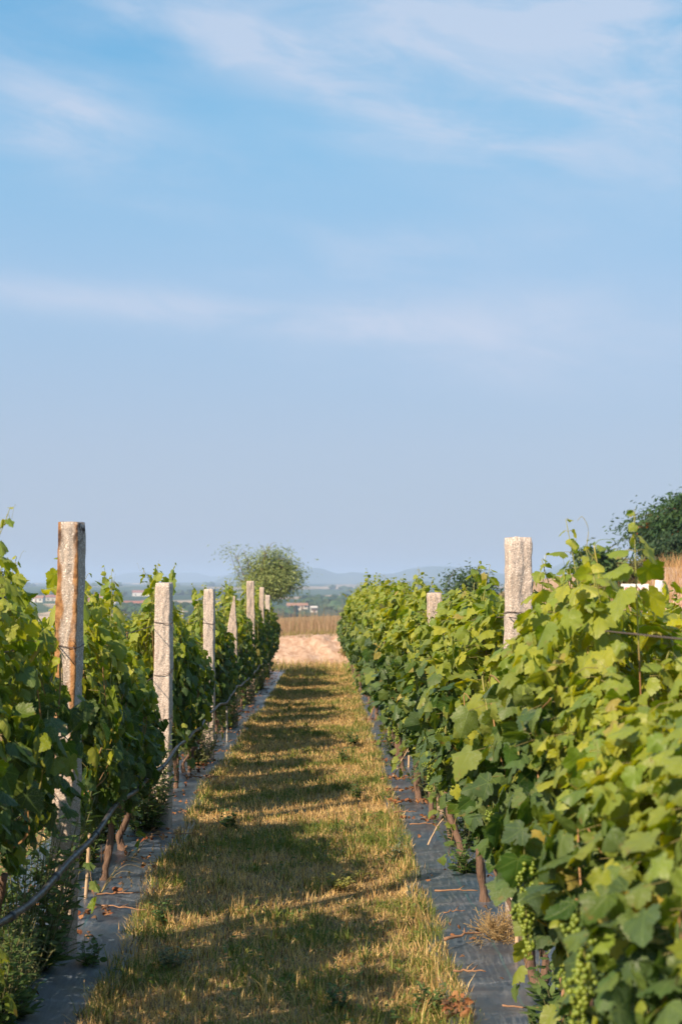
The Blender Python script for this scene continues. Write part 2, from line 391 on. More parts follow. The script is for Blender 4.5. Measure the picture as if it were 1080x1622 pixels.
field = t.ramp(fc, [(0.0, (0.030, 0.060, 0.028)), (0.40, (0.05, 0.085, 0.035)), (0.58, (0.10, 0.12, 0.05)), (0.64, (0.34, 0.25, 0.16)), (0.74, (0.48, 0.36, 0.25)), (0.90, (0.07, 0.10, 0.04)), (1.0, (0.33, 0.26, 0.17))], 'CONSTANT')
field = t.mix(t.math('MULTIPLY', t.smooth(t.noise(P, 0.02, 6, 0.7), 0.45, 0.6), 0.75), field, rgb(0.035, 0.065, 0.03))
col = t.mix(zone.outputs[1], t.mix(zone.outputs[0], near, sand), field)
bsdf(t, out, col, 0.95, 0.1, t.math('ADD', n2, t.math('MULTIPLY', nb, 1.5)), 0.6, 0.03)
M['ground'] = m
m, t, out = mat('far_hill'); P = pos(t)
bsdf(t, out, t.mix(t.smooth(t.noise(P, 0.004, 6, 0.65), 0.35, 0.7), rgb(0.04, 0.075, 0.045), rgb(0.10, 0.12, 0.08)), 1.0, 0.0); M['hill'] = m
m, t, out = mat('pond_water'); bsdf(t, out, rgb(0.10, 0.15, 0.17), 0.12, 0.5, t.noise(pos(t), 1.5, 3), 0.1, 0.05); M['water'] = m

# ------------------------------------------------------------------ ground sheet, hills, water
def grid_obj(name, X, Y, Z, material, col=None, uv=None, smooth=True):
    ny, nx = X.shape; mb = MB()
    i = np.arange(ny * nx).reshape(ny, nx)
    a, b_, c, d = i[:-1, :-1].ravel(), i[:-1, 1:].ravel(), i[1:, 1:].ravel(), i[1:, :-1].ravel()
    f = np.concatenate([np.stack([a, b_, c], 1), np.stack([a, c, d], 1)])
    mb.add(np.stack([X, Y, Z], -1).reshape(-1, 3), f, None if col is None else col.reshape(-1, 3), None if uv is None else uv.reshape(-1, 2))
    return mb.build(name, material, smooth=smooth)

ys = np.concatenate([np.arange(-14, 34, 0.25), np.arange(34, 39, 0.08), np.arange(39, 60, 0.4), np.geomspace(60, 9000, 170)])
s = np.linspace(-1, 1, 221); s = np.sign(s) * np.abs(s) ** 1.6
W = 20 + 0.75 * np.maximum(ys, 0)
X = s[None, :] * W[:, None]; Y = np.repeat(ys[:, None], len(s), 1)
Z = ground_z(X, Y)
bankm = sstep(34.6, 35.4, Y + 0.3 * fbm(X, Y, 2.0, 4)) * (1 - sstep(37.2, 38.2, Y)) * (1 - sstep(8, 10, X)) 
Z = Z + bankm * (0.07 * fbm(X, Y, 5, 6) + 0.06 * fbm(X, Y * 0.4, 9, 7) + 0.03 * fbm(X, Y, 19, 3))
slope_r = sstep(8.3, 9.6, X) * sstep(30, 36, Y) * (1 - sstep(60, 80, Y))
colz = np.stack([np.clip(bankm + 0.8 * slope_r, 0, 1), sstep(55, 110, Y), 0 * X], -1)
g = grid_obj('ground', X, Y, Z, M['ground'], colz); tag(g, 'dry vineyard soil and thatch running out to the hazy valley fields', 'ground', kind='structure')

def ridge(name, dist, depth, base, fn, label):
    xs = np.linspace(-0.9 * dist, 0.9 * dist, 340); prof = np.array([0.0, 0.35, 0.7, 0.92, 1.0, 0.9, 0.5, 0.0])
    yy = dist + depth * np.array([0, 0.12, 0.25, 0.38, 0.5, 0.62, 0.8, 1.0])
    X = np.repeat(xs[None, :], 8, 0); Y = np.repeat(yy[:, None], len(xs), 1) + 0.05 * depth * fbm(X, X, 1 / 400., 3)
    h = fn(xs)
    Z = base + (h[None, :] - base) * prof[:, None] * (1 + 0.06 * fbm(X, Y, 1 / 170., 2) * (prof[:, None] < 1))
    return tag(grid_obj(name, X, Y, Z, M['hill']), label, 'hills', kind='structure')
def px_h(xs, dist, table):
    """ridge height in metres from (photo x, photo y) pairs seen at that distance"""
    px = VPX + xs / dist * FPX
    tx, ty = zip(*table)
    return EYE + 1.35 * (HORIZON - np.interp(px, tx, ty)) / FPX * dist
D1 = 5200.0
ridge('hills', D1, 900, -14, lambda xs: px_h(xs, D1 + 450, [(-1500, 916), (150, 926), (330, 926), (360, 914), (420, 907), (470, 909), (492, 906), (503, 905), (515, 907), (530, 912), (545, 912), (560, 910), (590, 913), (625, 912), (650, 906), (680, 903), (720, 904), (760, 908), (800, 913), (840, 914), (862, 909), (885, 900), (915, 899), (960, 903), (1100, 908), (2500, 905)]) + 2.0 * fbm(xs, xs, 1 / 90., 4), 'nearer blue hills beyond the valley')
D2 = 8000.0
ridge('far_hills', D2, 1200, -14, lambda xs: px_h(xs, D2 + 600, [(-1500, 910), (0, 924), (150, 922), (185, 916), (205, 911), (235, 910), (262, 913), (285, 911), (310, 911), (335, 916), (380, 912), (460, 913), (700, 912), (1100, 914), (2500, 908)]) + 2.5 * fbm(xs, xs, 1 / 160., 9), 'palest farthest ridge under the sky')

pa = np.linspace(0, 2 * np.pi, 48, endpoint=False)
wpos = (-102.0, 520.0)
zc = float(ground_z(*wpos)) + 0.6
mb = MB(); ring = np.stack([wpos[0] + 26 * np.cos(pa) * (1 + 0.15 * np.sin(3 * pa)), wpos[1] + 60 * np.sin(pa) * (1 + 0.12 * np.cos(2 * pa)), np.full(48, zc)], 1)
mb.add(np.concatenate([[[wpos[0], wpos[1], zc]], ring]), [(0, 1 + i, 1 + (i + 1) % 48) for i in range(48)])
tag(mb.build('pond_water', M['water']), 'pale blue pond in the valley beyond the left row', 'water', kind='structure')

# ------------------------------------------------------------------ mulch film strips
def xr(y): return np.interp(y, [2, 7, 10, 13, 20, 34], [0.99, 0.965, 0.90, 0.84, 0.78, 0.68])     # right row line
def xl(y): return np.interp(y, [2, 8, 34], [-1.27, -1.32, -1.37])                                     # left row line
def edge_l(y): return -0.97 + 0.07 * fbm(y, 0 * y, 1.1, 2) - 0.09 * sstep(7.2, 9.5, y) + 0.10 * sstep(16, 26, y)
def edge_r(y): return 0.51 + 0.035 * fbm(y, 0 * y, 1.4, 8)
yf = np.arange(1.2, 34.6, 0.035); u = np.linspace(0, 1, 40)
def film(name, x0, x1, label):
    Y = np.repeat(yf[:, None], len(u), 1); X = x0(yf)[:, None] + (x1(yf) - x0(yf))[:, None] * u[None, :]
    cross = fbm(Y, X * 0.6, 3.1, 3) * 0.012 + 0.010 * fbm(Y, X, 6.3, 5) + 0.006 * fbm(X, Y * 0.4, 16, 7)
    Z = ground_z(X, Y) + 0.016 + cross + 0.03 * np.sin(np.pi * u)[None, :]
    Z[:, 0] -= 0.05; Z[:, -1] -= 0.05
    UV = np.stack([np.repeat(u[None, :], len(yf), 0), Y], -1)
    o = grid_obj(name, X, Y, Z, M['film'], uv=UV)
    return tag(o, label, 'ground sheet')
film('mulch_film', lambda y: edge_l(y) + 0.06, lambda y: -1.98 + 0 * y, 'dusty black plastic mulch sheet along the foot of the left vine row')
film('mulch_film', lambda y: edge_r(y) - 0.06, lambda y: xr(y) + 0.62, 'dusty black plastic mulch sheet with a teal thread under the right vine row')

# ------------------------------------------------------------------ grass
def blades(mb, x, y, z, h, w, col, lean=0.5, r=rng, tipcol=None):
    """bent grass blades: five vertices, three triangles each"""
    n = len(x); a = r.uniform(0, 2 * np.pi, n); la = r.uniform(0, 2 * np.pi, n)
    ln = np.abs(r.normal(0, 1, n)) * lean
    d = np.stack([np.cos(la), np.sin(la), 0 * la], 1); sd = np.stack([np.cos(a), np.sin(a), 0 * a], 1) * (w * 0.5)[:, None]
    base = np.stack([x, y, z], 1)
    a1 = np.minimum(ln * 0.85, 1.45); a2 = np.minimum(ln * 1.5, 1.85)
    mid = base + d * (h * 0.5 * np.sin(a1))[:, None]; mid[:, 2] += h * 0.5 * np.cos(a1)
    tip = mid + d * (h * 0.5 * np.sin(a2))[:, None]; tip[:, 2] += h * 0.5 * np.cos(a2)
    v = np.stack([base - sd, base + sd, mid - sd * 0.8, mid + sd * 0.8, tip], 1).reshape(-1, 3)
    k = np.arange(n)[:, None] * 5
    f = np.concatenate([k + np.array([[0, 1, 3]]), k + np.array([[0, 3, 2]]), k + np.array([[2, 3, 4]])])
    mb.add(v, f, np.repeat(np.broadcast_to(col, (n, 3)), 5, 0))

def grass_colours(n, green, r=rng):
    """green: 0..1 share of living blades at each spot"""
    liv = r.uniform(0, 1, n) < green
    k = r.uniform(0, 1, (n, 1)); j = r.uniform(0.75, 1.25, (n, 1))
    gcol = (np.array([0.085, 0.140, 0.030]) * (1 - k) + np.array([0.25, 0.27, 0.06]) * k) * j
    dcol = (np.array([0.48, 0.30, 0.125]) * (1 - k) + np.array([0.74, 0.55, 0.27]) * k) * j
    brown = r.uniform(0, 1, (n, 1)) < 0.18
    dcol = np.where(brown, np.array([0.16, 0.09, 0.05]) * j, dcol)
    return np.where(liv[:, None], gcol, dcol), liv

def greenness(x, y):
    return np.clip(0.28 + 0.52 * fbm(x, y * 0.8, 2.3, 4) + 0.42 * fbm(x, y, 7.2, 6) - 0.05 * sstep(8, 20, y), 0.04, 0.92)

mb = MB()
N = 300000
y = 4.2 + (35.0 - 4.2) * rng.uniform(0, 1, N) ** 1.75
x = edge_l(y) - 0.04 + (edge_r(y) - edge_l(y) + 0.09) * rng.uniform(0, 1, N)
gr = greenness(x, y); col, liv = grass_colours(N, gr)
h = rng.uniform(0.020, 0.055, N) * np.where(liv, 0.8 + 0.9 * gr, 1.25)
edge = np.minimum(x - edge_l(y), edge_r(y) - x); h *= 1 + 0.5 * (1 - sstep(0.0, 0.14, edge))
blades(mb, x, y, ground_z(x, y) - 0.004, h, rng.uniform(0.0016, 0.0040, N) * (1 + y / 13), col, np.where(liv, 0.9, rng.uniform(1.0, 4.0, N)))
nt = 1500
ty = 4.6 + 30 * rng.uniform(0, 1, nt) ** 1.6; tx = edge_l(ty) + (edge_r(ty) - edge_l(ty)) * rng.uniform(0, 1, nt)
keep = rng.uniform(0, 1, nt) < greenness(tx, ty) * 1.15; tx, ty = tx[keep], ty[keep]; k = 26
x = np.repeat(tx, k) + rng.normal(0, 0.022, len(tx) * k); y = np.repeat(ty, k) + rng.normal(0, 0.022, len(tx) * k)
col, liv = grass_colours(len(x), np.repeat(rng.choice([0.95, 0.9, 0.25], len(tx)), k))
blades(mb, x, y, ground_z(x, y), np.repeat(rng.uniform(0.05, 0.125, len(tx)), k) * rng.uniform(0.5, 1.2, len(x)), rng.uniform(0.002, 0.004, len(x)) * (1 + y / 14), col, 0.55)
ne = 2600          # ragged fringe leaning over the edges of the plastic
ty = 4.6 + 29.5 * rng.uniform(0, 1, ne) ** 1.3; lf = rng.uniform(0, 1, ne) < 0.55; tx = np.where(lf, edge_l(ty) + rng.normal(0.02, 0.03, ne), edge_r(ty) + rng.normal(0.0, 0.03, ne)); k = 14
kp = fbm(tx * 0, ty, 3.0, 5) + rng.normal(0, 0.35, ne) > -0.15; tx, ty = tx[kp], ty[kp]
x = np.repeat(tx, k) + rng.normal(0, 0.02, len(tx) * k); y = np.repeat(ty, k) + rng.normal(0, 0.03, len(tx) * k); col, liv = grass_colours(len(x), np.repeat(rng.choice([0.9, 0.5, 0.15], len(tx)), k))
blades(mb, x, y, ground_z(x, y) + 0.01, np.repeat(rng.uniform(0.04, 0.10, len(tx)), k) * rng.uniform(0.5, 1.2, len(x)), rng.uniform(0.002, 0.004, len(x)) * (1 + y / 14), col, 0.8)
n = 16000           # clover and other small flat leaves among the blades
y = 4.4 + 26 * rng.uniform(0, 1, n) ** 1.9; x = edge_l(y) + (edge_r(y) - edge_l(y)) * rng.uniform(0, 1, n); kp = rng.uniform(0, 1, n) < 1.3 * greenness(x, y) - 0.15; x, y = x[kp], y[kp]; n = len(x); k = rng.uniform(0, 1, (n, 1))
OV0 = np.array([(0, 0), (0.12, 0.2), (0.24, 0.5), (0.16, 0.85), (0, 1.0), (-0.16, 0.85), (-0.24, 0.5), (-0.12, 0.2)]); OF0 = np.array([(0, 1, 7), (1, 2, 6), (1, 6, 7), (2, 3, 5), (2, 5, 6), (3, 4, 5)])
def small_leaves():
    a = rng.uniform(0, 6.28, n); tp = np.stack([np.cos(a), np.sin(a), rng.uniform(-0.2, 0.5, n)], 1); nr = unit(np.array([[0, 0, 1.0]]) + rng.normal(0, 0.4, (n, 3))); tp = unit(tp - nr * np.sum(tp * nr, 1, keepdims=True)); sd = np.cross(tp, nr); sz = rng.uniform(0.014, 0.036, n)
    V = np.stack([x, y, ground_z(x, y) + rng.uniform(0.008, 0.05, n)], 1)[:, None] + sz[:, None, None] * (OV0[None, :, :1] * sd[:, None] + OV0[None, :, 1:] * tp[:, None])
    mb.add(V.reshape(-1, 3), (np.arange(n)[:, None, None] * 8 + OF0[None]).reshape(-1, 3), np.repeat(np.array([0.05, 0.10, 0.025]) * (1 - k) + np.array([0.16, 0.22, 0.05]) * k, 8, 0))
small_leaves()
tag(mb.build('path_grass', M['grass']), 'mown half dry grass on the path between the vine rows', 'grass', kind='stuff')

mb = MB()          # rough grass under and outside the rows
N = 60000
y = 3 + 33 * rng.uniform(0, 1, N) ** 1.2; x = np.where(rng.uniform(0, 1, N) < 0.5, rng.uniform(-3.9, -1.95, N), rng.uniform(1.5, 3.9, N))
col, liv = grass_colours(N, 0.45 + 0.2 * fbm(x, y, 1.5, 3))
blades(mb, x, y, ground_z(x, y) - 0.005, rng.uniform(0.05, 0.16, N), rng.uniform(0.004, 0.008, N), col, 0.6)
N = 9000           # taller fringe where the path ends against the bank
y = rng.uniform(33.2, 35.6, N); x = rng.uniform(-4.5, 4.5, N); col, liv = grass_colours(N, 0.35 + 0.25 * fbm(x, y, 2, 5))
blades(mb, x, y, ground_z(x, y) - 0.01, rng.uniform(0.06, 0.30, N), rng.uniform(0.008, 0.014, N), col, 0.4)
tag(mb.build('rough_grass', M['grass']), 'rough unmown grass beside the rows and at the foot of the bank', 'grass', kind='stuff')

mb = MB()          # reddish dry grass on top of the bank and on the right hand slope
N = 15000
y = rng.uniform(37.5, 47, N); x = rng.uniform(-4.0, 9, N)
kk = rng.uniform(0, 1, (N, 1)); col = (np.array([0.30, 0.175, 0.12]) * (1 - kk) + np.array([0.44, 0.31, 0.22]) * kk)
gm = (rng.uniform(0, 1, N) < 0.10)[:, None]; col = np.where(gm, np.array([0.16, 0.17, 0.06]), col)
blades(mb, x, y, ground_z(x, y) - 0.02, rng.uniform(0.12, 0.55, N) * (0.85 + 0.55 * fbm(x, y, 1.7, 3)), rng.uniform(0.006, 0.014, N), col, 0.5)
N = 1500
y = rng.uniform(37.6, 44, N); x = rng.uniform(-4.0, 8, N); kk = rng.uniform(0, 1, (N, 1))
blades(mb, x, y, ground_z(x, y) - 0.02, rng.uniform(0.5, 0.95, N), rng.uniform(0.004, 0.008, N), np.array([0.40, 0.27, 0.18]) * (0.7 + 0.6 * kk), 0.15)
N = 5000
y = rng.uniform(37.0, 38.2, N); x = rng.uniform(-4.0, 8, N); kk = rng.uniform(0, 1, (N, 1)); kp = fbm(x, y, 1.4, 6) > -0.2
blades(mb, x[kp], y[kp], ground_z(x, y)[kp] - 0.02, rng.uniform(0.06, 0.25, N)[kp], rng.uniform(0.006, 0.012, N)[kp], (np.array([0.16, 0.16, 0.05]) * (1 - kk) + np.array([0.40, 0.30, 0.14]) * kk)[kp], 0.6)
N = 9000
y = rng.uniform(31, 46, N); x = rng.uniform(6.8, 12, N); kp = rng.uniform(0, 1, N) < 0.35 + 0.6 * sstep(-0.2, 0.4, fbm(x, y, 0.8, 2)); x, y = x[kp], y[kp]
kk = rng.uniform(0, 1, (len(x), 1)); col = (np.array([0.34, 0.17, 0.09]) * (1 - kk) + np.array([0.50, 0.35, 0.17]) * kk)
blades(mb, x, y, ground_z(x, y) - 0.02, rng.uniform(0.2, 0.6, len(x)), rng.uniform(0.01, 0.02, len(x)), col, 0.3)
tag(mb.build('dry_grass', M['straw']), 'tall reddish dry grass on top of the sandy bank and the right slope', 'dry grass', kind='stuff')

# ------------------------------------------------------------------ leaves
HALF = [(0.0, 0.0), (0.05, -0.10), (0.14, -0.19), (0.235, -0.155), (0.335, -0.155), (0.40, -0.07), (0.475, 0.0), (0.43, 0.125), (0.52, 0.20), (0.53, 0.305), (0.60, 0.42), (0.50, 0.465), (0.455, 0.55), (0.345, 0.555), (0.37, 0.68), (0.28, 0.715), (0.25, 0.82), (0.15, 0.86), (0.095, 0.95), (0.0, 1.02)]
OUT = HALF + [(-a, b_) for a, b_ in HALF[-2:0:-1]]
OUT = np.array(OUT); CEN = np.array([0.0, 0.22])
MIDR = CEN + (OUT - CEN) * 0.55
K = len(OUT)
LV = np.concatenate([[CEN], MIDR, OUT])
LF = []
for i in range(K):
    j = (i + 1) % K
    LF += [(0, 1 + i, 1 + j), (1 + i, 1 + K + i, 1 + K + j), (1 + i, 1 + K + j, 1 + j)]
LF = np.array(LF)[:, ::-1]

def add_leaves(mb, p, nrm, tip, size, col, r=rng, LV=LV, LF=LF, curl=1.0):
    n = len(p); nrm = unit(nrm); tip = unit(tip - nrm * np.sum(tip * nrm, -1, keepdims=True)); side = np.cross(tip, nrm)
    u, v = LV[:, 0][None], LV[:, 1][None]
    fold = r.normal(0.34, 0.32, (n, 1)) * curl; droop = r.normal(0.42, 0.30, (n, 1)) * curl; ph = r.uniform(0, 6.28, (n, 1)); wav = np.abs(r.normal(0, 0.055, (n, 1)))
    rad = np.sqrt(u * u + (v - 0.25) ** 2)
    w = -fold * np.abs(u) ** 1.25 - droop * np.maximum(v, 0) ** 2 * 0.6 + wav * np.sin(ph + 7 * u + 5 * v) * rad * 1.6 + 0.05 * np.sin(ph * 2 + np.arctan2(u, v - .25) * 5) * rad
    asym = 1 + r.normal(0, 0.10, (n, 1))
    skew = r.normal(0, 0.10, (n, 1))
    uu = u * asym + skew * v * v
    V = p[:, None, :] + size[:, None, None] * (uu[..., None] * side[:, None, :] + v[..., None] * tip[:, None, :] + w[..., None] * nrm[:, None, :])
    k = len(LV)
    F = (np.arange(n)[:, None, None] * k + LF[None]).reshape(-1, 3)
    mb.add(V.reshape(-1, 3), F, np.repeat(col, k, 0), np.tile(LV, (n, 1)))

def leaf_cols(n, young, r):
    """living leaf colours: young 0..1"""
    k = r.uniform(0, 1, (n, 1)); y_ = np.clip(young, 0, 1)[:, None]
    mature = np.array([0.014, 0.047, 0.010]) * (1 - k) + np.array([0.055, 0.118, 0.017]) * k
    blue = (r.uniform(0, 1, (n, 1)) < 0.3); mature = np.where(blue, mature * np.array([1.05, 1.0, 1.5]), mature)
    fresh = np.array([0.15, 0.235, 0.006]) * (1 - k) + np.array([0.42, 0.40, 0.014]) * k
    c = mature * (1 - y_) + fresh * y_
    yel = (r.uniform(0, 1, (n, 1)) < 0.010); c = np.where(yel, np.array([0.36, 0.27, 0.05]), c)
    return c

def make_canopy(seed, L=0.66, top=1.62, bot=0.50, hw=0.31, N=800, shoots=7, tall=0.22, low=0.0):
    """leaf and cane meshes of one trained vine; x across the row, y along it"""
    r = np.random.default_rng(seed); lm, cm = MB(), MB()
    nsh = 16
    y = r.uniform(-L, L, N) + r.normal(0, 0.06, N)
    yn = np.abs(y) / L
    tp = top + 0.17 * fbm(y, 0 * y, 6.0, seed) - 0.05 - 0.16 * sstep(0.6, 1.1, yn); bt = bot + 0.13 * fbm(y, 0 * y, 7.0, seed + 2) + 0.05 * sstep(0.6, 1.1, yn)
    zr = r.uniform(0, 1, N) ** 0.92; z = bt + (tp - bt) * zr
    prof = 0.30 + 0.76 * np.sin(np.pi * np.clip(zr * 0.80 + 0.10, 0, 1)); bul = 1 + 0.55 * fbm(y * 9, z * 8, 1.0, seed + 5)
    w = hw * prof * bul * (1 - 0.35 * sstep(0.75, 1.15, yn))
    sgn = np.where(r.uniform(0, 1, N) < 0.5, -1.0, 1.0); shell = np.where(r.uniform(0, 1, N) < 0.72, r.uniform(0.72, 1.05, N), r.uniform(0.1, 0.8, N))
    x = sgn * w * shell
    p = np.stack([x, y, z], 1)
    o = np.stack([sgn, 0 * y, 0 * y], 1); up = np.array([[0, 0, 1.0]])
    upw = (0.36 + 0.75 * sstep(0.75, 1.0, zr))[:, None]
    nrm = unit(0.72 * o + upw * up + r.normal(0, 0.60, (N, 3)))
    tip = np.array([[0, 0, -1.0]]) + 0.35 * o + r.normal(0, 0.42, (N, 3))
    young = np.clip(0.95 * sstep(0.50, 0.95, zr) + r.normal(0, 0.13, N) + (r.uniform(0, 1, N) < 0.20) * r.uniform(0.3, 0.9, N), 0, 1)
    size = np.clip(r.normal(0.081, 0.019, N), 0.04, 0.13) * (1 - 0.25 * young)
    add_leaves(lm, p - unit(tip) * (size * 0.35)[:, None], nrm, tip, size, leaf_cols(N, young, r), r)
    # leaf stalks
    for i in range(0, N, 7):
        q = p[i] - unit(tip[i:i + 1])[0] * size[i] * 0.35
        inn = np.array([q[0] * 0.55, q[1] + r.normal(0, 0.03), q[2] + r.uniform(-0.02, 0.05)])
        tube(cm, [q, (q + inn) / 2 + [0, 0, 0.012], inn], [0.0013, 0.0014, 0.0018], 3, (0.20, 0.17, 0.06), cap=False)
    # shoots, the taller ones standing free above the hedge
    for i in range(nsh):
        y0 = -L + 2 * L * (i + 0.5) / nsh + r.normal(0, 0.03)
        t_ = top - 0.12 + (tall * r.uniform(0.35, 1.25) if i % max(1, nsh // shoots) == 0 else r.uniform(-0.25, 0.08))
        x0 = r.normal(0, 0.03); xe = x0 + r.normal(0, 0.10); ye = y0 + r.normal(0, 0.07)
        path = bez([(x0 * 0.4, y0, 0.62), (x0 + r.normal(0, 0.06), y0 + r.normal(0, 0.03), 1.0), ((x0 + xe) / 2, (y0 + ye) / 2, 0.5 + t_ / 2 + 0.2), (xe, ye, t_)], 16)
        kcol = np.where(np.linspace(0, 1, 16)[:, None] < 0.55, np.array([[0.24, 0.13, 0.06]]), np.array([[0.24, 0.25, 0.07]]))
        tube(cm, path, np.linspace(0.0045, 0.0014, 16), 5, np.repeat(kcol, 5, 0))
        hh = 0.0
        zz = t_; kk_ = 0; ang = r.uniform(0, 6.28)
        while hh < 0.50:
            f_ = 1 - hh / max(t_ - 0.62, 0.2); q = path[min(15, max(0, int(f_ * 15)))]
            sz = np.clip(0.022 + hh * 0.21 * r.uniform(0.8, 1.25), 0.02, 0.105); ang += np.pi + r.normal(0, 0.5)
            dv = np.array([np.cos(ang), np.sin(ang), 0.15]); st = q + dv * sz * 0.55
            tube(cm, [q, q + dv * sz * 0.3 + [0, 0, 0.004], st], [0.0012, 0.001, 0.001], 3, (0.30, 0.26, 0.08), cap=False)
            add_leaves(lm, st[None], unit(np.array([[dv[0] * 0.5, dv[1] * 0.5, 0.8]]) + r.normal(0, 0.4, (1, 3))), np.array([[dv[0], dv[1], -0.35]]) + r.normal(0, 0.25, (1, 3)), np.array([sz]), leaf_cols(1, np.array([r.uniform(0.75, 1.0)]), r), r)
            hh += r.uniform(0.025, 0.06); kk_ += 1
        if r.uniform() < 0.45:     # tendril
            q = path[-2]; a = r.uniform(0, 6.28); tt = np.linspace(0, 1, 10)
            tube(cm, q + np.stack([np.cos(a) * 0.09 * tt, np.sin(a) * 0.09 * tt, 0.05 * tt + 0.02 * np.sin(tt * 9)], 1), np.linspace(0.0011, 0.0005, 10), 3, (0.27, 0.26, 0.09), cap=False)
    for i in range(9):      # canes that wander over the face of the hedge
        y0 = r.uniform(-L, L); sg = r.choice([-1, 1]); z1 = r.uniform(0.8, 1.35)
        tube(cm, bez([(0.02 * sg, y0, 0.62), (sg * hw * 0.85, y0 + r.normal(0, .05), 0.62 + (z1 - .62) * 0.45), (sg * hw * r.uniform(0.85, 1.12), y0 + r.normal(0, .12), z1), (sg * hw * 0.9, y0 + r.normal(0, .2), z1 - r.uniform(-0.15, 0.2))], 16), np.linspace(0.0048, 0.0022, 16), 5, (0.30, 0.17, 0.07) if i % 3 else (0.28, 0.26, 0.08))
    # canes tied along the wire, dark wood inside the hedge
    for k in (-1, 1):
        tube(cm, bez([(0, 0, 0.52), (0.02 * k, 0.2 * k, 0.62 + r.normal(0, 0.02)), (0.0, 0.45 * k, 0.60 + r.normal(0, 0.03)), (0.02, 0.64 * k, 0.64)], 14), np.linspace(0.014, 0.006, 14), 6, (0.15, 0.09, 0.055), 0.15, r=r)
    # low hanging shoots near the trunk
    for i in range(int(low)):
        y0 = r.uniform(-L, L); sg = r.choice([-1, 1]); path = bez([(0, y0, 0.60), (sg * 0.12, y0 + 0.03, 0.5), (sg * r.uniform(0.12, 0.26), y0 + r.normal(0, 0.08), r.uniform(0.15, 0.32))], 9)
        tube(cm, path, np.linspace(0.004, 0.0015, 9), 4, (0.30, 0.19, 0.09))
        for q in path[2:]:
            sz = r.uniform(0.05, 0.09); dv = np.array([sg * r.uniform(0.2, 1), r.normal(0, 0.7), -0.2])
            add_leaves(lm, (q + dv * 0.03)[None], np.array([[sg * 0.6, 0, 0.6]]) + r.normal(0, 0.35, (1, 3)), dv[None] + [[0, 0, -0.5]], np.array([sz]), leaf_cols(1, np.array([r.uniform(0.1, 0.7)]), r), r)
    return lm.mesh('foliage', M['vine_leaf']), cm.mesh('cane', M['cane'])

def make_trunk(seed, forked):
    r = np.random.default_rng(seed + 900); mb = MB()
    lean = r.normal(0, 0.05, 2)
    def stem(x0, x1, y0, y1, r0, r1, n=22):
        P_ = bez([(x0, y0, -0.03), (x0 + r.normal(0, .028), y0 + r.normal(0, .045), 0.15), ((x0 + x1) / 2 + r.normal(0, .035), (y0 + y1) / 2 + r.normal(0, .05), 0.36), (x1, y1, 0.60)], n)
        tt = np.linspace(0, 1, n); rad = r0 + (r1 - r0) * tt + 0.010 * np.exp(-tt * 9) + 0.0035 * np.sin(tt * 17 + r.uniform(0, 6))
        tube(mb, P_, rad, 10, None, 0.17, r=r)
    stem(0, lean[0] * 0.6, 0, lean[1] * 3, 0.024, 0.016)
    if forked: stem(0.02, lean[0] - 0.06, 0.04, 0.22 + lean[1], 0.018, 0.012)
    for k in range(5):      # shreds of bark and spur stubs
        a = r.uniform(0, 6.28); z0 = r.uniform(0.1, 0.45); rr = 0.030
        tube(mb, [(rr * np.cos(a), rr * np.sin(a), z0), (rr * 1.25 * np.cos(a), rr * 1.25 * np.sin(a), z0 + 0.05), (rr * 1.7 * np.cos(a), rr * 1.7 * np.sin(a), z0 + 0.11)], [0.004, 0.003, 0.001], 4)
    return mb.mesh('trunk', M['bark'])

NP = 9
CAN = [make_canopy(11 + i, N=1480, shoots=[5, 4, 6, 3, 5, 4, 6, 3, 4][i], tall=[0.36, 0.30, 0.40, 0.28, 0.42, 0.32, 0.28, 0.36, 0.26][i], low=[3, 1, 3, 2, 4, 1, 2, 3, 1][i]) for i in range(NP)]
CAN += [make_canopy(31 + i, N=950, shoots=5, tall=0.36, low=1) for i in range(2)]      # two airier ones
CAN += [make_canopy(51 + i, N=1350, top=1.46, hw=0.29, shoots=6, tall=0.50, low=2 + i % 2) for i in range(4)]      # ragged left row
TRK = [make_trunk(i, i % 3 != 0) for i in range(5)]

def make_bunch(seed, n=85, Lb=0.17):
    r = np.random.default_rng(seed); mb = MB()
    import bmesh
    bm = bmesh.new(); bmesh.ops.create_icosphere(bm, subdivisions=2, radius=1.0)
    sv = np.array([v.co[:] for v in bm.verts]); sf = np.array([[v.index for v in f.verts] for f in bm.faces]); bm.free()
    tube(mb, bez([(0, 0, 0.05), (0.004, 0, 0), (0, 0.004, -Lb * 0.5), (0, 0, -Lb)], 10), np.linspace(0.0022, 0.001, 10), 5, (0.20, 0.20, 0.06))
    for i in range(n):
        t_ = r.uniform(0, 1) ** 0.85; rad = 0.034 * (1 - t_) ** 0.55 * (0.75 + 0.35 * np.sin(t_ * 9)) + 0.004; a = r.uniform(0, 6.28); q = np.sqrt(r.uniform(0.35, 1))
        c = np.array([rad * q * np.cos(a), rad * q * np.sin(a), -0.012 - Lb * t_]); s_ = r.uniform(0.0050, 0.0072)
        k = r.uniform(0, 1); mb.add(sv * s_ + c, sf, np.array([0.12, 0.18, 0.018]) * (1 - k) + np.array([0.20, 0.25, 0.03]) * k)
    for k in range(3):     # a side wing of the cluster
        for i in range(9):
            a0 = k * 2.1 + 0.4; c = np.array([np.cos(a0) * (0.02 + 0.003 * i), np.sin(a0) * (0.02 + 0.003 * i), -0.025 - 0.004 * i]) + r.normal(0, 0.007, 3)
            mb.add(sv * r.uniform(0.0045, 0.0065) + c, sf, (0.16, 0.22, 0.025))
    return mb.mesh('grape_bunch', M['berry'])
BUN = [make_bunch(1), make_bunch(2, 70, 0.14), make_bunch(3, 100, 0.2)]

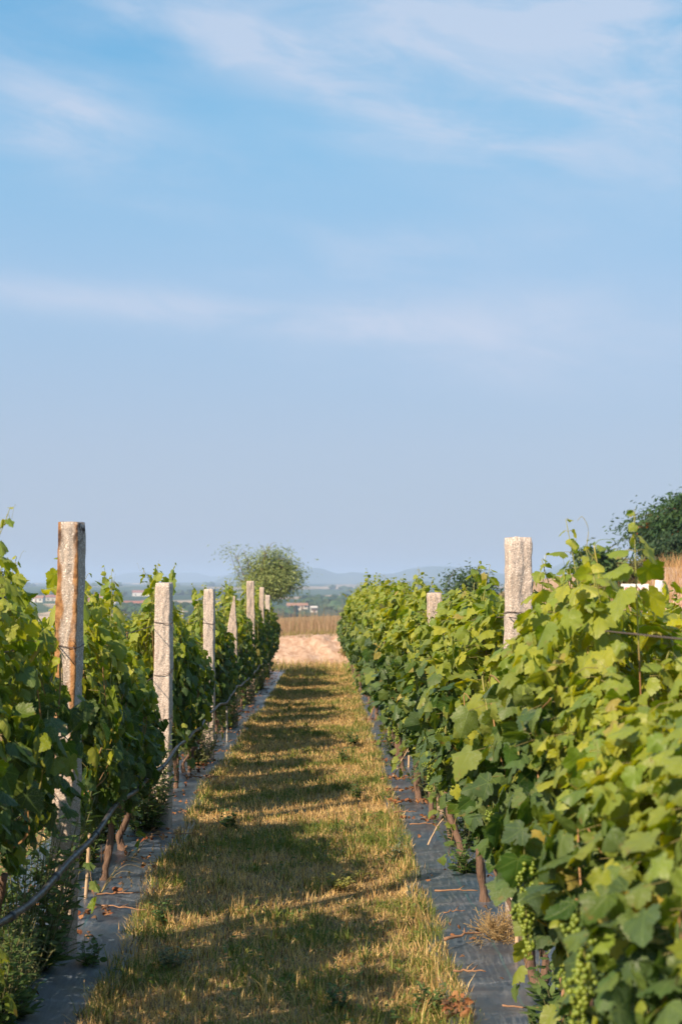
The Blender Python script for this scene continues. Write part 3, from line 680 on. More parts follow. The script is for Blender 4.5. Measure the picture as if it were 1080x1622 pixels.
ORD = ['first', 'second', 'third', 'fourth', 'fifth', 'sixth', 'seventh', 'eighth', 'ninth', 'tenth', 'eleventh', 'twelfth', 'thirteenth', 'fourteenth', 'fifteenth', 'sixteenth', 'seventeenth', 'eighteenth', 'nineteenth', 'twentieth', 'twenty-first', 'twenty-second', 'twenty-third', 'twenty-fourth', 'twenty-fifth', 'twenty-sixth', 'twenty-seventh', 'twenty-eighth', 'twenty-ninth', 'thirtieth']

def vine(x, y, k, flip, label, group, sc=(1, 1, 1), bunches=(), tx=0.0):
    t_ = thing('grapevine', label, 'grapevine', (x, y, gz(x, y) + 0.02), 0, group)
    cn = CAN[k]; rz = math.pi if flip else 0.0
    put('foliage', cn[0], t_, (0, 0, 0), (0, 0, rz), sc); put('cane', cn[1], t_, (0, 0, 0), (0, 0, rz), sc)
    put('trunk', TRK[k % 5], t_, (tx, 0, -0.02), (0, 0, rz + (k * 1.3 % 0.6)), (1, 1, sc[2]))
    for i, (bx, by, bz) in enumerate(bunches):
        put('grape_bunch', BUN[(k + i) % 3], t_, (bx, by, bz), (0.1 * i, 0.06, 1.3 * i + k))
    return t_

# right row: in front of and behind the tall pale post at 7.1 m
right_front = [(6.15, 4, 0, (0.95, 0.95, 0.93)), (5.15, 2, 1, (1, 1, 1.02)), (4.15, 8, 0, (1, 1, 0.86)), (3.15, 5, 1, (1, 1, 0.86)), (2.2, 7, 0, (1, 1, 0.90))]
bun_f = {0: [(-0.27, -0.15, 0.80), (-0.25, 0.25, 0.72)], 1: [(-0.31, -0.35, 0.78)], 2: [(-0.41, -0.02, 0.92), (-0.40, 0.04, 0.80), (-0.33, -0.3, 0.7)], 3: [(-0.41, 0.05, 0.97), (-0.40, 0.14, 0.82), (-0.33, -0.1, 0.72)], 4: [(-0.35, 0.2, 0.9)]}
for i, (y, k, fl, sc) in enumerate(right_front):
    vine(float(xr(y)), y, k, fl, f'grapevine in the right row, {ORD[i]} one in front of the tall pale post', 'grapevines of the right row', sc, bun_f.get(i, ()), -0.06)
y = 7.85; i = 0
while y < 33.6:
    k = [3, 6, 1, 8, 4, 5, 0, 2, 7][(i * 5) % 9]; sc = (1, 1.0, 0.99 + 0.09 * math.sin(i * 2.3) + (0.02 if y > 12 else 0))
    if i in (2, 3): sc = (0.9, 0.85, 0.84)
    bn = [(-0.28, 0.1 * math.sin(i * 3), 0.75 + 0.15 * math.sin(i))] if i < 9 and i % 4 != 3 else []
    if i == 0: bn = [(-0.30, 0.05, 0.98), (-0.3, 0.16, 0.86)]
    if i == 1: bn = [(-0.30, -0.2, 0.72), (-0.29, 0.1, 0.93)]
    vine(float(xr(y)), y, k, i % 2, f'grapevine in the right row, {ORD[i]} one behind the tall pale post', 'grapevines of the right row', sc, bn, -0.07 + 0.035 * math.sin(i * 4.1))
    y += 1.0; i += 1

v_ = bpy.data.objects['grapevine.001']      # the vine whose one shoot climbs high above the hedge
r = np.random.default_rng(9); lm, cm = MB(), MB()
path = bez([(-0.02, 0.0, 1.2), (-0.03, 0.0, 1.5), (0.01, 0.0, 1.72), (-0.005, 0.0, 1.86)], 14)
tube(cm, path, np.linspace(0.005, 0.0022, 14), 6, (0.36, 0.30, 0.08))
tube(cm, bez([path[11], path[11] + [-0.035, 0, 0.05], path[11] + [-0.03, 0, 0.12], path[11] + [-0.052, 0, 0.165], path[11] + [-0.07, 0, 0.15]], 14), np.linspace(0.0016, 0.0007, 14), 4, (0.30, 0.27, 0.09))
tube(cm, bez([path[13], path[13] + [0.02, 0, 0.02], path[13] + [0.06, 0, 0.022], path[13] + [0.09, 0, 0.012]], 10), np.linspace(0.0014, 0.0006, 10), 4, (0.16, 0.22, 0.08))
for h_, sd, sz in ((0, 1, 0.035), (2, -1, 0.03), (6, 1, 0.05), (8, -1, 0.075), (10, 1, 0.10), (11, -1, 0.11), (12, 1, 0.12)):
    q = path[13 - h_]; dv = np.array([sd * 0.9, r.normal(0, 0.4), 0.1]); tube(cm, [q, q + dv * sz * 0.5], 0.0012, 4, (0.3, 0.27, 0.08))
    add_leaves(lm, (q + dv * sz * 0.5)[None], np.array([[0.2 * sd, -0.5, 0.8]]), dv[None] - [[0, 0, 0.3]], np.array([sz]), leaf_cols(1, np.array([0.8]), r), r)
sh = cm.build('free_shoot', M['cane'], v_); lm.build('leaves', M['vine_leaf'], sh)

# left row, with gaps where the posts stand
LPOST = [6.7, 10.4, 14.7, 18.6, 23.0, 26.5, 30.2]
PNAME = ['rust-stained post', 'wire-topped speckled post', 'half-hidden squat post', 'pointed post', 'tall slim post', 'thin distant post', 'last small post']
left_front = [(5.72, 9, 1, (0.95, 0.66, 1.05)), (4.45, 10, 0, (0.9, 0.8, 1.06))]
for i, (y, k, fl, sc) in enumerate(left_front):
    vine(float(xl(y)) - 0.11, y, k, fl, f'grapevine in the left row, {ORD[i]} one in front of the rust-stained post', 'grapevines of the left row', sc)
for b_, y0 in enumerate(LPOST):
    y1 = LPOST[b_ + 1] if b_ + 1 < len(LPOST) else 34.0
    nn = 3
    for i in range(nn):
        y = y0 + 0.78 + (y1 - y0 - 1.75) * i / (nn - 1); k = 11 + (b_ * 3 + i * 2 + b_ // 2) % 4
        s_ = (1.06, 0.95, 0.80)[i] + 0.05 * math.sin(b_ * 1.7 + i * 2.9)
        vine(float(xl(y)), y, k, (b_ + i) % 2, f'grapevine in the left row, {ORD[i]} one behind the {PNAME[b_]}', 'grapevines of the left row', (0.80 if i < 2 else 0.62, 0.64 if i < 2 else 0.56, s_))

# outer rows glimpsed over and between the two near ones
for i, y in enumerate(np.arange(11.0, 34, 1.9)):
    vine(-3.65, float(y), int(i * 4 + 1) % NP, i % 2, f'grapevine in the outer left row seen through the gaps, {ORD[i]} from the near end', 'grapevines of the outer left row', (1.1, 1.5, 0.80))
for i, y in enumerate(np.arange(9.0, 31, 1.7)):
    vine(3.25 + 0.02 * i, float(y), int(i * 5 + 3) % NP, i % 2, f'grapevine in the outer right row behind the near hedge, {ORD[i]} from the near end', 'grapevines of the outer right row', (1.1, 1.35, 0.93))

# ------------------------------------------------------------------ granite posts
def post(x, y, H, w, label, material, seed, rot=0.0, lean=(0, 0), point=0.0, ties=(), group=None, name='granite_post'):
    z0 = gz(x, y); r = np.random.default_rng(seed); t_ = thing(name, label, 'post', (x, y, z0), rot, group)
    mb = MB(); nz, ns = 64, 56
    zz = np.linspace(-0.1, H, nz); a = np.linspace(0, 2 * np.pi, ns, endpoint=False) + 0.11
    sq = 1 / np.maximum(np.abs(np.cos(a)), np.abs(np.sin(a))); sq = np.minimum(sq, 1.36)
    V = []
    for i, z in enumerate(zz):
        hw = w / 2 * (1 + 0.06 * (1 - z / H)); tpr = 1.0
        if point and z > H - point: tpr = max(0.12, (H - z) / point) ** 0.8
        for j in range(ns):
            q = Vector((math.cos(a[j]) * 2.0, math.sin(a[j]) * 2.0, z * 9 + seed * 5))
            n_ = 0.12 * mnoise.noise(q) + 0.08 * mnoise.noise(Vector((q.x * 3, q.y * 3, q.z * 2.6)))
            q2 = mnoise.noise(Vector((math.cos(a[j]) * 1.2 + 9, math.sin(a[j]) * 1.2, z * 2.3 + seed)))
            rr = hw * sq[j] * (1 + n_ + 0.12 * q2)
            if not point and i >= nz - 2: rr *= (0.985, 0.93)[i - nz + 2]
            dxp = (1 - tpr) * hw * 0.55 if point else 0
            zz_ = z + (0.012 * mnoise.noise(Vector((math.cos(a[j]) * 1.5, math.sin(a[j]) * 1.5, seed))) if i >= nz - 3 else 0)
            V.append((rr * math.cos(a[j]) * tpr + dxp + lean[0] * z, rr * math.sin(a[j]) * tpr + lean[1] * z, zz_))
    F = []
    for i in range(nz - 1):
        for j in range(ns):
            k = (j + 1) % ns; F += [(i * ns + j, i * ns + k, (i + 1) * ns + k), (i * ns + j, (i + 1) * ns + k, (i + 1) * ns + j)]
    c = len(V); V.append((lean[0] * H + (w * 0.2 if point else 0), lean[1] * H, H + 0.004))
    F += [((nz - 1) * ns + j, (nz - 1) * ns + (j + 1) % ns, c) for j in range(ns)]
    mb.add(V, F); mb.build('shaft', material, t_)
    for k, z in enumerate(ties):
        mb = MB(); aa = np.linspace(0, 2 * np.pi, 33); q = 1 / np.maximum(np.abs(np.cos(aa)), np.abs(np.sin(aa))); q = np.minimum(q, 1.30)
        hw = w / 2 * (1 + 0.06 * (1 - z / H)) * 1.10 + 0.002
        tube(mb, np.stack([hw * q * np.cos(aa) + lean[0] * z, hw * q * np.sin(aa) + lean[1] * z, z + 0.006 * np.sin(2 * aa + k) + 0.02 * np.sin(aa + k) * (k % 2)], 1), 0.0022, 5, cap=False)
        tube(mb, [(hw, -hw * 0.9, z), (hw + 0.02, -hw - 0.015, z + 0.012), (hw + 0.012, -hw - 0.03, z + 0.03)], 0.002, 4)
        tube(mb, [(hw, -hw * 0.9, z), (hw + 0.015, -hw - 0.02, z - 0.018), (hw + 0.03, -hw - 0.02, z - 0.05)], 0.002, 4)
        mb.build('wire_tie', M['wire'], t_)
    return t_

PG = 'granite trellis posts'
XLP = lambda y: -1.21
post(-1.225, 6.7, 2.05, 0.100, 'rust-stained granite post, nearest in the left row', M['granite_rust'], 1, R(-12), (0.012, 0), ties=(1.47, 0.95), group=PG)
post(-1.19, 10.4, 1.81, 0.112, 'speckled pale granite post with wire twisted round its top in the left row', M['granite'], 2, R(-6), (0.0, 0), ties=(1.52, 1.16, 0.83), group=PG)
post(-1.215, 14.7, 1.80, 0.105, 'squat granite post half hidden by a leafy shoot in the left row', M['granite'], 3, R(-4), (0.0, 0), ties=(1.45,), group=PG)
post(-1.225, 18.6, 1.74, 0.122, 'granite post with a pointed top and tan lower half', M['granite_tan'], 4, R(3), (-0.01, 0), 0.42, ties=(1.05, 0.7), group=PG)
post(-1.225, 23.0, 2.00, 0.118, 'tall slim granite post beside the pointed one in the left row', M['granite_tan'], 5, R(5), (-0.006, 0), ties=(1.3,), group=PG)
post(-1.215, 26.5, 1.93, 0.085, 'thin distant granite post just behind the tall slim one', M['granite_tan'], 6, 0, group=PG)
post(-1.26, 30.2, 1.80, 0.10, 'last small granite post with only its pale top above the left hedge', M['granite'], 7, 0, group=PG)
post(0.955, 7.1, 1.995, 0.118, 'tall pale granite post standing out of the right hedge', M['granite'], 8, R(7), (0, 0), ties=(1.62, 0.9), group=PG)
post(0.92, 11.1, 1.74, 0.11, 'granite post mostly buried in the right hedge leaves', M['granite_tan'], 9, R(4), (-0.05, 0), group=PG)
post(3.35, 20.6, 1.78, 0.14, 'pale granite post top in the outer right row', M['granite'], 10, R(10), group=PG)
post(7.25, 31.0, 1.62, 0.13, 'white painted post on the right beside the white sign', M['white'], 11, R(20), name='white_post')

# ------------------------------------------------------------------ wires, pipe, stakes
def wire(name, x, ylist, zrel, label, rad=0.0026, grp='trellis wires', sag=0.02):
    P_ = []
    for a, b_ in zip(ylist[:-1], ylist[1:]):
        n = 14
        for i in range(n):
            q = i / n; y = a + (b_ - a) * q; P_.append((x(y), y, gz(x(y), y) + zrel(y) - sag * 4 * q * (1 - q)))
    y = ylist[-1]; P_.append((x(y), y, gz(x(y), y) + zrel(y)))
    mb = MB(); tube(mb, P_, rad, 5); return tag(mb.build(name, M['wire']), label, 'wire', grp)
ly = [2.5] + LPOST + [33.8]
for z, nm in ((1.50, 'top'), (1.12, 'middle'), (0.80, 'bottom')):
    wire('trellis_wire', lambda y: -1.275, ly, lambda y: z, f'{nm} trellis wire strung along the left row of posts', sag=0.03)
ry = [1.5, 7.1, 11.1, 15.1, 19.1, 23.1, 27.1, 31.1, 33.8]
for z, nm in ((1.60, 'top'), (1.1, 'bottom')):
    wire('trellis_wire', lambda y: float(xr(y)) - 0.062, ry, lambda y: z, f'{nm} trellis wire strung along the right row', sag=0.02)

t_ = thing('drip_pipe', 'black irrigation pipe slung low along the left row', 'pipe', (0, 0, 0))
yy = np.linspace(2.2, 24.5, 90)
ph = 0.60 + 0.018 * np.sin(yy * 1.9) + 0.012 * np.sin(yy * 4.3 + 1); px_ = -1.085 - 0.02 * sstep(8, 14, yy) + 0.012 * np.sin(yy * 1.3)
pp = np.stack([px_, yy, ground_z(px_, yy) + ph], 1)
mb = MB(); tube(mb, pp, 0.0135, 10); mb.build('hose', M['pipe'], t_)
for yq in (4.9, 5.6, 6.62, 9.4, 12.2, 15.4, 18.4):
    i = int(np.argmin(np.abs(yy - yq))); mb = MB(); d = unit((pp[i + 1] - pp[i])[None])[0]; tube(mb, [pp[i] - d * 0.022, pp[i] + d * 0.022], 0.0175, 10); mb.build('coupler', M['pipe'], t_)

def stake(x, y, H, rad, label, material, lean=(0.0, 0.0), name='bamboo_stake'):
    mb = MB(); n = 12; tt = np.linspace(0, 1, n); P_ = np.stack([lean[0] * tt + 0.006 * np.sin(tt * 5), lean[1] * tt, -0.05 + (H + 0.05) * tt], 1)
    rd = np.full(n, rad); rd[3] *= 1.12; rd[7] *= 1.12
    tube(mb, P_, rd, 8); return tag(mb.build(name, material, None, (x, y, gz(x, y))), label, 'stake', 'vine stakes')
stake(-1.33, 7.9, 1.1, 0.010, 'thin pinkish bamboo stake behind the rust-stained post', M['bamboo'], (0.05, 0))
stake(-1.16, 16.6, 1.05, 0.011, 'thin grey stake standing in weeds just before the pointed post', M['stake'], (-0.02, 0), 'grey_stake')
stake(0.86, 6.55, 0.95, 0.010, 'bamboo stake beside the dry bush at the foot of the pale post', M['bamboo'], (0.02, 0.1))
stake(0.80, 14.1, 0.95, 0.011, 'pale bamboo stake among the bare trunks of the right row', M['bamboo'], (0.02, 0))
stake(0.74, 17.2, 0.9, 0.011, 'farther bamboo stake leaning among the bare trunks of the right row', M['bamboo'], (-0.06, 0.1))

# ------------------------------------------------------------------ weeds, litter, twigs
NV = np.array([(0, 0), (0.06, 0.2), (0.09, 0.45), (0.06, 0.75), (0, 1.0), (-0.06, 0.75), (-0.09, 0.45), (-0.06, 0.2)]); NV = NV * np.array([1.7, 1])
NFc = np.array([(0, 1, 7), (1, 2, 6), (1, 6, 7), (2, 3, 5), (2, 5, 6), (3, 4, 5)])
OV = NV * np.array([2.1, 1]); 
def make_weed(seed, H=0.4, Rw=0.16, stems=14, narrow=True, col=((0.05, 0.10, 0.03), (0.13, 0.19, 0.06)), lsz=0.05):
    r = np.random.default_rng(seed); lm, sm = MB(), MB(); c0, c1 = map(np.array, col)
    for i in range(stems):
        a = r.uniform(0, 6.28); d = Rw * np.sqrt(r.uniform(0, 1)); h = H * r.uniform(0.45, 1.1)
        P_ = bez([(0.25 * d * np.cos(a), 0.25 * d * np.sin(a), 0), (0.8 * d * np.cos(a), 0.8 * d * np.sin(a), h * 0.5), (1.2 * d * np.cos(a) + r.normal(0, .02), 1.2 * d * np.sin(a) + r.normal(0, .02), h)], 12)
        tube(sm, P_, np.linspace(0.0025, 0.001, 12), 4, (0.16, 0.15, 0.07))
        n = max(8, int(34 * h / 0.4)); q = P_[np.clip((np.linspace(0.12, 1, n) * 11).astype(int), 0, 11)] + r.normal(0, 0.006, (n, 3))
        b_ = np.arange(n) * 2.4 + r.uniform(0, 6); dv = np.stack([np.cos(b_), np.sin(b_), r.uniform(-0.1, 0.7, n)], 1)
        sz = lsz * r.uniform(0.6, 1.3, n) * np.linspace(1.15, 0.6, n); k = r.uniform(0, 1, (n, 1))
        add_leaves(lm, q, np.stack([-0.4 * np.cos(b_), -0.4 * np.sin(b_), np.ones(n)], 1) + r.normal(0, .25, (n, 3)), dv, sz, c0 * (1 - k) + c1 * k, r, NV if narrow else OV, NFc, 0.6)
    return lm.mesh('leaves', M['leaf']), sm.mesh('stem', M['cane'])
GREY = ((0.10, 0.13, 0.07), (0.24, 0.27, 0.17)); YEL = ((0.16, 0.18, 0.04), (0.32, 0.30, 0.07)); GRN = ((0.05, 0.10, 0.03), (0.14, 0.20, 0.06)); DRK = ((0.05, 0.10, 0.03), (0.12, 0.19, 0.055))
WD = {'tall': make_weed(1, 0.46, 0.16, 34, True, GRN, 0.055), 'tall2': make_weed(2, 0.38, 0.15, 28, True, ((0.07, 0.10, 0.04), (0.20, 0.22, 0.10)), 0.05), 'low': make_weed(3, 0.14, 0.10, 12, False, DRK, 0.045), 'yellow': make_weed(4, 0.10, 0.13, 16, False, YEL, 0.05), 'grey': make_weed(5, 0.13, 0.10, 14, True, GREY, 0.055), 'broad': make_weed(6, 0.24, 0.11, 10, True, GRN, 0.10), 'blue': make_weed(7, 0.34, 0.15, 32, True, ((0.035, 0.07, 0.035), (0.09, 0.14, 0.07)), 0.05), 'dry': make_weed(8, 0.36, 0.12, 14, True, ((0.20, 0.16, 0.07), (0.38, 0.30, 0.15)), 0.045)}
def weed(kind, x, y, sc, label, rz=0.0, grp=None):
    t_ = thing('weed_plant', label, 'weed', (x, y, gz(x, y) + 0.01), rz, grp, sc)
    put('leaves', WD[kind][0], t_); put('stem', WD[kind][1], t_); return t_
WG = 'weeds at the foot of the left row'; WR = 'weeds at the foot of the right row'; WP = 'weeds in the path grass'
for i, a in enumerate([('tall', -1.30, 5.55, 1.15, 'bushy green weed under the nearest left vines at the photo edge'), ('tall2', -1.30, 5.95, 1.05, 'grey-green weed just in front of the rust-stained post'), ('tall', -1.40, 6.2, 1.2, 'tall green weed behind the pipe in front of the rust-stained post'), ('broad', -1.26, 5.72, 0.9, 'broad-leaved weed at the sheet edge in the bottom left corner'), ('low', -1.08, 6.55, 1.0, 'low dark weed at the foot of the rust-stained post'),
    ('tall', -1.30, 8.9, 1.0, 'green weed behind the forked trunk past the rust-stained post'), ('tall2', -1.24, 9.8, 1.1, 'leafy weed just in front of the speckled post'), ('tall', -1.22, 10.9, 0.95, 'bushy weed right behind the speckled post'), ('blue', -1.28, 11.9, 1.0, 'dark weed one step behind the speckled post'), ('dry', -1.20, 13.4, 1.1, 'yellowing weed before the squat post'), ('tall', -1.25, 15.6, 1.1, 'tall weed behind the squat post'), ('dry', -1.2, 17.0, 1.25, 'straw-coloured weed round the thin grey stake'), ('tall2', -1.18, 18.9, 1.2, 'weed at the foot of the pointed post'), ('tall', -1.16, 21.0, 1.1, 'leafy weed between the pointed and the tall slim post'), ('dry', -1.2, 22.6, 1.2, 'dry weed at the foot of the tall slim post'), ('tall', -1.14, 24.9, 1.2, 'green weed behind the tall slim post'), ('tall2', -1.12, 27.6, 1.3, 'pale weed near the thin distant post'), ('tall', -1.1, 31.0, 1.3, 'last green weed of the left row by the bank')]):
    weed(a[0], a[1] if a[2] < 7 else -1.52, a[2], a[3] * (1.0 if a[2] < 6.6 else 1.15), a[4], rz=i * 1.7, grp=WG)
for i, a in enumerate([('tall', -1.14, 10.05, 1.5, 'tall leafy weed covering the foot of the speckled post'), ('tall2', -1.12, 14.2, 1.6, 'tall greyish weed covering the foot of the squat post'), ('tall', -1.14, 18.1, 1.6, 'leafy weed covering the foot of the pointed post'), ('tall2', -1.14, 22.4, 1.6, 'tall weed covering the foot of the tall slim post'), ('tall', -1.14, 26.0, 1.7, 'weed covering the foot of the thin distant post'), ('tall', -1.15, 29.6, 1.7, 'weed covering the foot of the last small post'), ('blue', -1.46, 8.2, 1.0, 'dark bushy weed by the bamboo stake past the rust-stained post'), ('tall', -1.15, 6.22, 1.75, 'leafy weed covering the foot of the rust-stained post'), ('tall', -1.42, 9.5, 1.6, 'tall weed under the third vine past the rust-stained post'), ('tall', -1.4, 12.8, 1.6, 'tall weed under the vines between the speckled and squat posts')]):
    weed(a[0], min(a[1] - 0.16, -1.30), a[2] + 0.2, a[3] * 0.95, a[4], rz=i * 2.1, grp=WG)
for i, a in enumerate([('blue', 0.98, 9.6, 1.0, 'dark feathery weed behind the forked right trunk'), ('blue', 0.92, 12.0, 1.05, 'bluish weed at the trunk past the half-buried post'), ('tall2', 0.98, 11.2, 0.9, 'pale flowering weed at the half-buried right post'), ('low', 0.93, 8.7, 1.2, 'low leafy weed under the first vine behind the pale post'), ('blue', 0.82, 15.2, 1.0, 'feathery weed beside the pale bamboo stake'), ('low', 0.98, 5.9, 1.1, 'small dark weed under the vine in front of the pale post'), ('broad', 0.95, 5.35, 0.8, 'grassy weed at the bottom edge under the right hedge')]):
    weed(a[0], a[1] - 0.08, a[2], a[3] * 1.25, a[4], rz=i * 1.3, grp=WR)
for i, a in enumerate([('yellow', 0.05, 8.35, 0.8, 'sunlit yellow-green creeping weed in the middle of the path'), ('yellow', 0.16, 8.62, 0.55, 'smaller yellow weed touching the creeping one on the path'), ('grey', 0.43, 9.25, 0.9, 'silvery weed at the right edge of the path grass'), ('low', 0.31, 16.6, 1.2, 'dark weed clump at the right path edge near the orange litter'), ('low', 0.18, 14.9, 1.0, 'dark flat weed clump left of the silvery edge in mid path'), ('low', 0.25, 12.2, 0.8, 'small dark weed on the sunlit part of the path'), ('low', -0.72, 10.6, 1.0, 'dark green tuft at the left path edge'), ('low', -0.86, 7.5, 0.8, 'dark green weed at the left path edge near the camera'), ('grey', -0.70, 6.6, 0.8, 'grey seedling at the left path edge near the camera'), ('broad', 0.42, 5.85, 0.5, 'small leafy weed in the path grass by the right sheet'), ('low', 0.05, 5.9, 0.7, 'dark little weed in the nearest path grass')]):
    weed(*a, rz=i * 0.9, grp=WP)

r = np.random.default_rng(77)
t_ = thing('dry_bush', 'straw-coloured dry bush at the foot of the tall pale post', 'dry weed', (0.83, 7.0, gz(0.83, 7.0) + 0.02))
mb = MB()
for i in range(150):
    a = r.uniform(0, 6.28); el_ = r.uniform(0.1, 1.4); Lb = r.uniform(0.08, 0.17); d = np.array([np.cos(a) * np.cos(el_), np.sin(a) * np.cos(el_), np.sin(el_) * 0.9]); p0 = d * 0.02
    tube(mb, [p0, p0 + d * Lb * 0.5 + r.normal(0, .006, 3), p0 + d * Lb], [0.0012, 0.0009, 0.0006], 3, np.array([0.42, 0.28, 0.13]) * r.uniform(0.7, 1.25), cap=False)
    for k in range(5):
        q = p0 + d * Lb * r.uniform(0.45, 1); e_ = d + r.normal(0, 0.9, 3); e_ /= np.linalg.norm(e_); tube(mb, [q, q + e_ * r.uniform(0.015, 0.04)], [0.0008, 0.0018], 3, np.array([0.50, 0.36, 0.18]) * r.uniform(0.7, 1.2), cap=False)
mb.build('stems', M['straw'], t_)

# single dry grass stalks leaning over the left sheet
def stalks(x, y, label, n=6, seed=0):
    r = np.random.default_rng(seed); mb = MB(); t_ = thing('grass_stalk', label, 'dry grass', (x, y, gz(x, y) + 0.02))
    for i in range(n):
        a = r.uniform(-0.9, 0.9); L_ = r.uniform(0.2, 0.42); P_ = bez([(0, 0, 0), (0.45 * L_ * np.cos(a), 0.45 * L_ * np.sin(a), L_ * 0.55), (0.9 * L_ * np.cos(a), 0.9 * L_ * np.sin(a), L_ * r.uniform(0.3, 0.6))], 10)
        tube(mb, P_, np.linspace(0.0016, 0.0007, 10), 3, (0.40, 0.30, 0.14), cap=False)
        for k in range(12):
            q = P_[9] - np.array([0, 0, 0.005 * k * 0.8]) + r.normal(0, 0.003, 3); tube(mb, [q, q + [r.normal(0, .004), r.normal(0, .004), -0.014]], [0.0022, 0.0006], 3, (0.46, 0.33, 0.17), cap=False)
    mb.build('stalks', M['straw'], t_)
stalks(-1.28, 8.0, 'drooping seeded grass stalks over the left sheet past the rust-stained post', 9, 3)
stalks(-1.25, 9.1, 'thin dry stalks arching over the left sheet before the speckled post', 6, 5)

def twig(x, y, L_, ang, rad, label, seed):
    r = np.random.default_rng(seed); mb = MB(); n = 10; tt = np.linspace(-0.5, 0.5, n); w = r.normal(0, 0.012, n).cumsum() * 0.6
    X_ = tt * L_ * np.cos(ang) - w * np.sin(ang); Y_ = tt * L_ * np.sin(ang) + w * np.cos(ang)
    Z_ = ground_z(x + X_, y + Y_) - gz(x, y) + 0.055 + rad + np.abs(r.normal(0, 0.006, n))
    tube(mb, np.stack([X_, Y_, Z_], 1), np.linspace(rad, rad * 0.5, n), 6, None, 0.15, r=r)
    i = 5; tube(mb, [(X_[i], Y_[i], Z_[i]), (X_[i] + 0.05 * np.cos(ang + 0.7), Y_[i] + 0.05 * np.sin(ang + 0.7), Z_[i] + 0.015)], [rad * 0.6, rad * 0.3], 5)
    return tag(mb.build('fallen_twig', M['twig'], None, (x, y, gz(x, y))), label, 'twig', 'twigs lying on the plastic sheets')
for i, (x, y, L_, a, rd, lb) in enumerate([(0.72, 8.05, 0.24, 0.1, 0.006, 'brown twig with a stub across the right sheet in front of the yellow weed'), (0.65, 6.95, 0.26, 0.75, 0.008, 'thick dark twig on the right sheet left of the dry bush'), (0.62, 6.3, 0.14, 0.2, 0.006, 'short pale twig at the grass edge below the dry bush'), (0.80, 5.75, 0.2, -0.1, 0.004, 'curved reddish twig on the right sheet near the bottom edge'), (0.86, 5.5, 0.16, -0.15, 0.004, 'thin straw twig on the right sheet near the bottom edge'), (0.70, 10.4, 0.2, 0.0, 0.006, 'twig crossing the right sheet in front of the bluish weed'), (0.60, 11.0, 0.18, 0.25, 0.006, 'small twig on the far bend of the right sheet'), (-1.10, 7.65, 0.36, -0.3, 0.005, 'long straw twig across the left sheet past the rust-stained post'), (-1.15, 7.95, 0.25, 0.05, 0.005, 'brown twig by the trunk on the left sheet'), (-1.08, 10.0, 0.3, 0.1, 0.005, 'twig lying across the left sheet by the speckled post'), (-1.10, 13.2, 0.3, 0.0, 0.006, 'twig across the left sheet before the squat post'), (0.66, 7.5, 0.12, 0.4, 0.004, 'little twig at the grass edge beside the thick dark twig')]):
    twig(x, y, L_, a, rd, lb, i + 40)
# leaning canes and prunings on the right row
def pruning(p0, p1, rad, label, seed):
    r = np.random.default_rng(seed); mb = MB(); p0 = np.array(p0); p1 = np.array(p1); n = 10; tt = np.linspace(0, 1, n)[:, None]
    P_ = p0 + (p1 - p0) * tt + np.concatenate([r.normal(0, 0.006, (n, 2)), np.zeros((n, 1))], 1); P_[:, 2] += np.array([gz(a, b) for a, b in P_[:, :2]])
    o_ = P_[0].copy(); tube(mb, P_ - o_, np.linspace(rad, rad * 0.6, n), 7, None, 0.08, r=r)
    return tag(mb.build('pruned_cane', M['twig'] if rad > 0.0065 else M['bamboo'], None, o_), label, 'cane', 'pruned canes leaning out of the right row')
pruning((0.57, 12.4, 0.16), (0.83, 12.9, 0.52), 0.006, 'pale pruned cane leaning out over the bend of the right sheet', 1)
pruning((0.52, 18.5, 0.10), (0.76, 19.2, 0.55), 0.008, 'far pale pruned cane slanting over the right sheet', 2)
pruning((0.66, 9.55, 0.06), (0.95, 10.0, 0.34), 0.006, 'straw-coloured cane lying against the bluish weed', 3)
pruning((0.92, 5.5, 0.02), (0.90, 5.62, 0.50), 0.010, 'upright brown cane stub at the bottom edge of the right row', 4)
pruning((0.88, 5.2, 0.28), (1.04, 4.9, 0.60), 0.008, 'thick brown cane slanting up under the nearest right leaves', 5)

r = np.random.default_rng(5); mb = MB()       # fallen leaves, too many to count
bands = [(11.6, 0.5, 0.85, 60), (13.1, 0.5, 0.85, 60), (12.3, 0.5, 0.75, 40), (10.7, 0.52, 0.9, 30), (16.4, 0.5, 0.8, 40), (19.5, 0.5, 0.8, 40), (14.6, 0.5, 0.8, 30), (5.75, 0.46, 0.56, 36)]
PX, PY = [], []
for yb, x0, x1, n in bands: PX.append(r.uniform(x0, x1, n)); PY.append(yb + r.normal(0, 0.05, n))
for yb, n in ((7.0, 40), (7.5, 50), (8.1, 40), (9.2, 30), (11.5, 30), (13.8, 40), (14.6, 40), (16.1, 40), (19.4, 40), (21.5, 40)): PX.append(r.uniform(-1.75, -1.12, n)); PY.append(yb + r.normal(0, 0.07, n))
n = 500; PX.append(r.uniform(-1.36, -1.05, n)); PY.append(np.round(r.uniform(8.5, 33, n) / 1.1) * 1.1 + r.normal(0, 0.09, n))
n = 420; PY.append(r.uniform(4.8, 30, n)); PX.append(np.where(r.uniform(0, 1, n) < 0.5, r.uniform(0.55, 1.35, n), r.uniform(-1.9, -1.2, n)))
px, py = np.concatenate(PX), np.concatenate(PY); n = len(px); k = r.uniform(0, 1, (n, 1))
col = np.array([0.17, 0.055, 0.025]) * (1 - k) + np.array([0.30, 0.16, 0.07]) * k; col = np.where(r.uniform(0, 1, (n, 1)) < 0.4, np.array([0.13, 0.075, 0.045]), col)
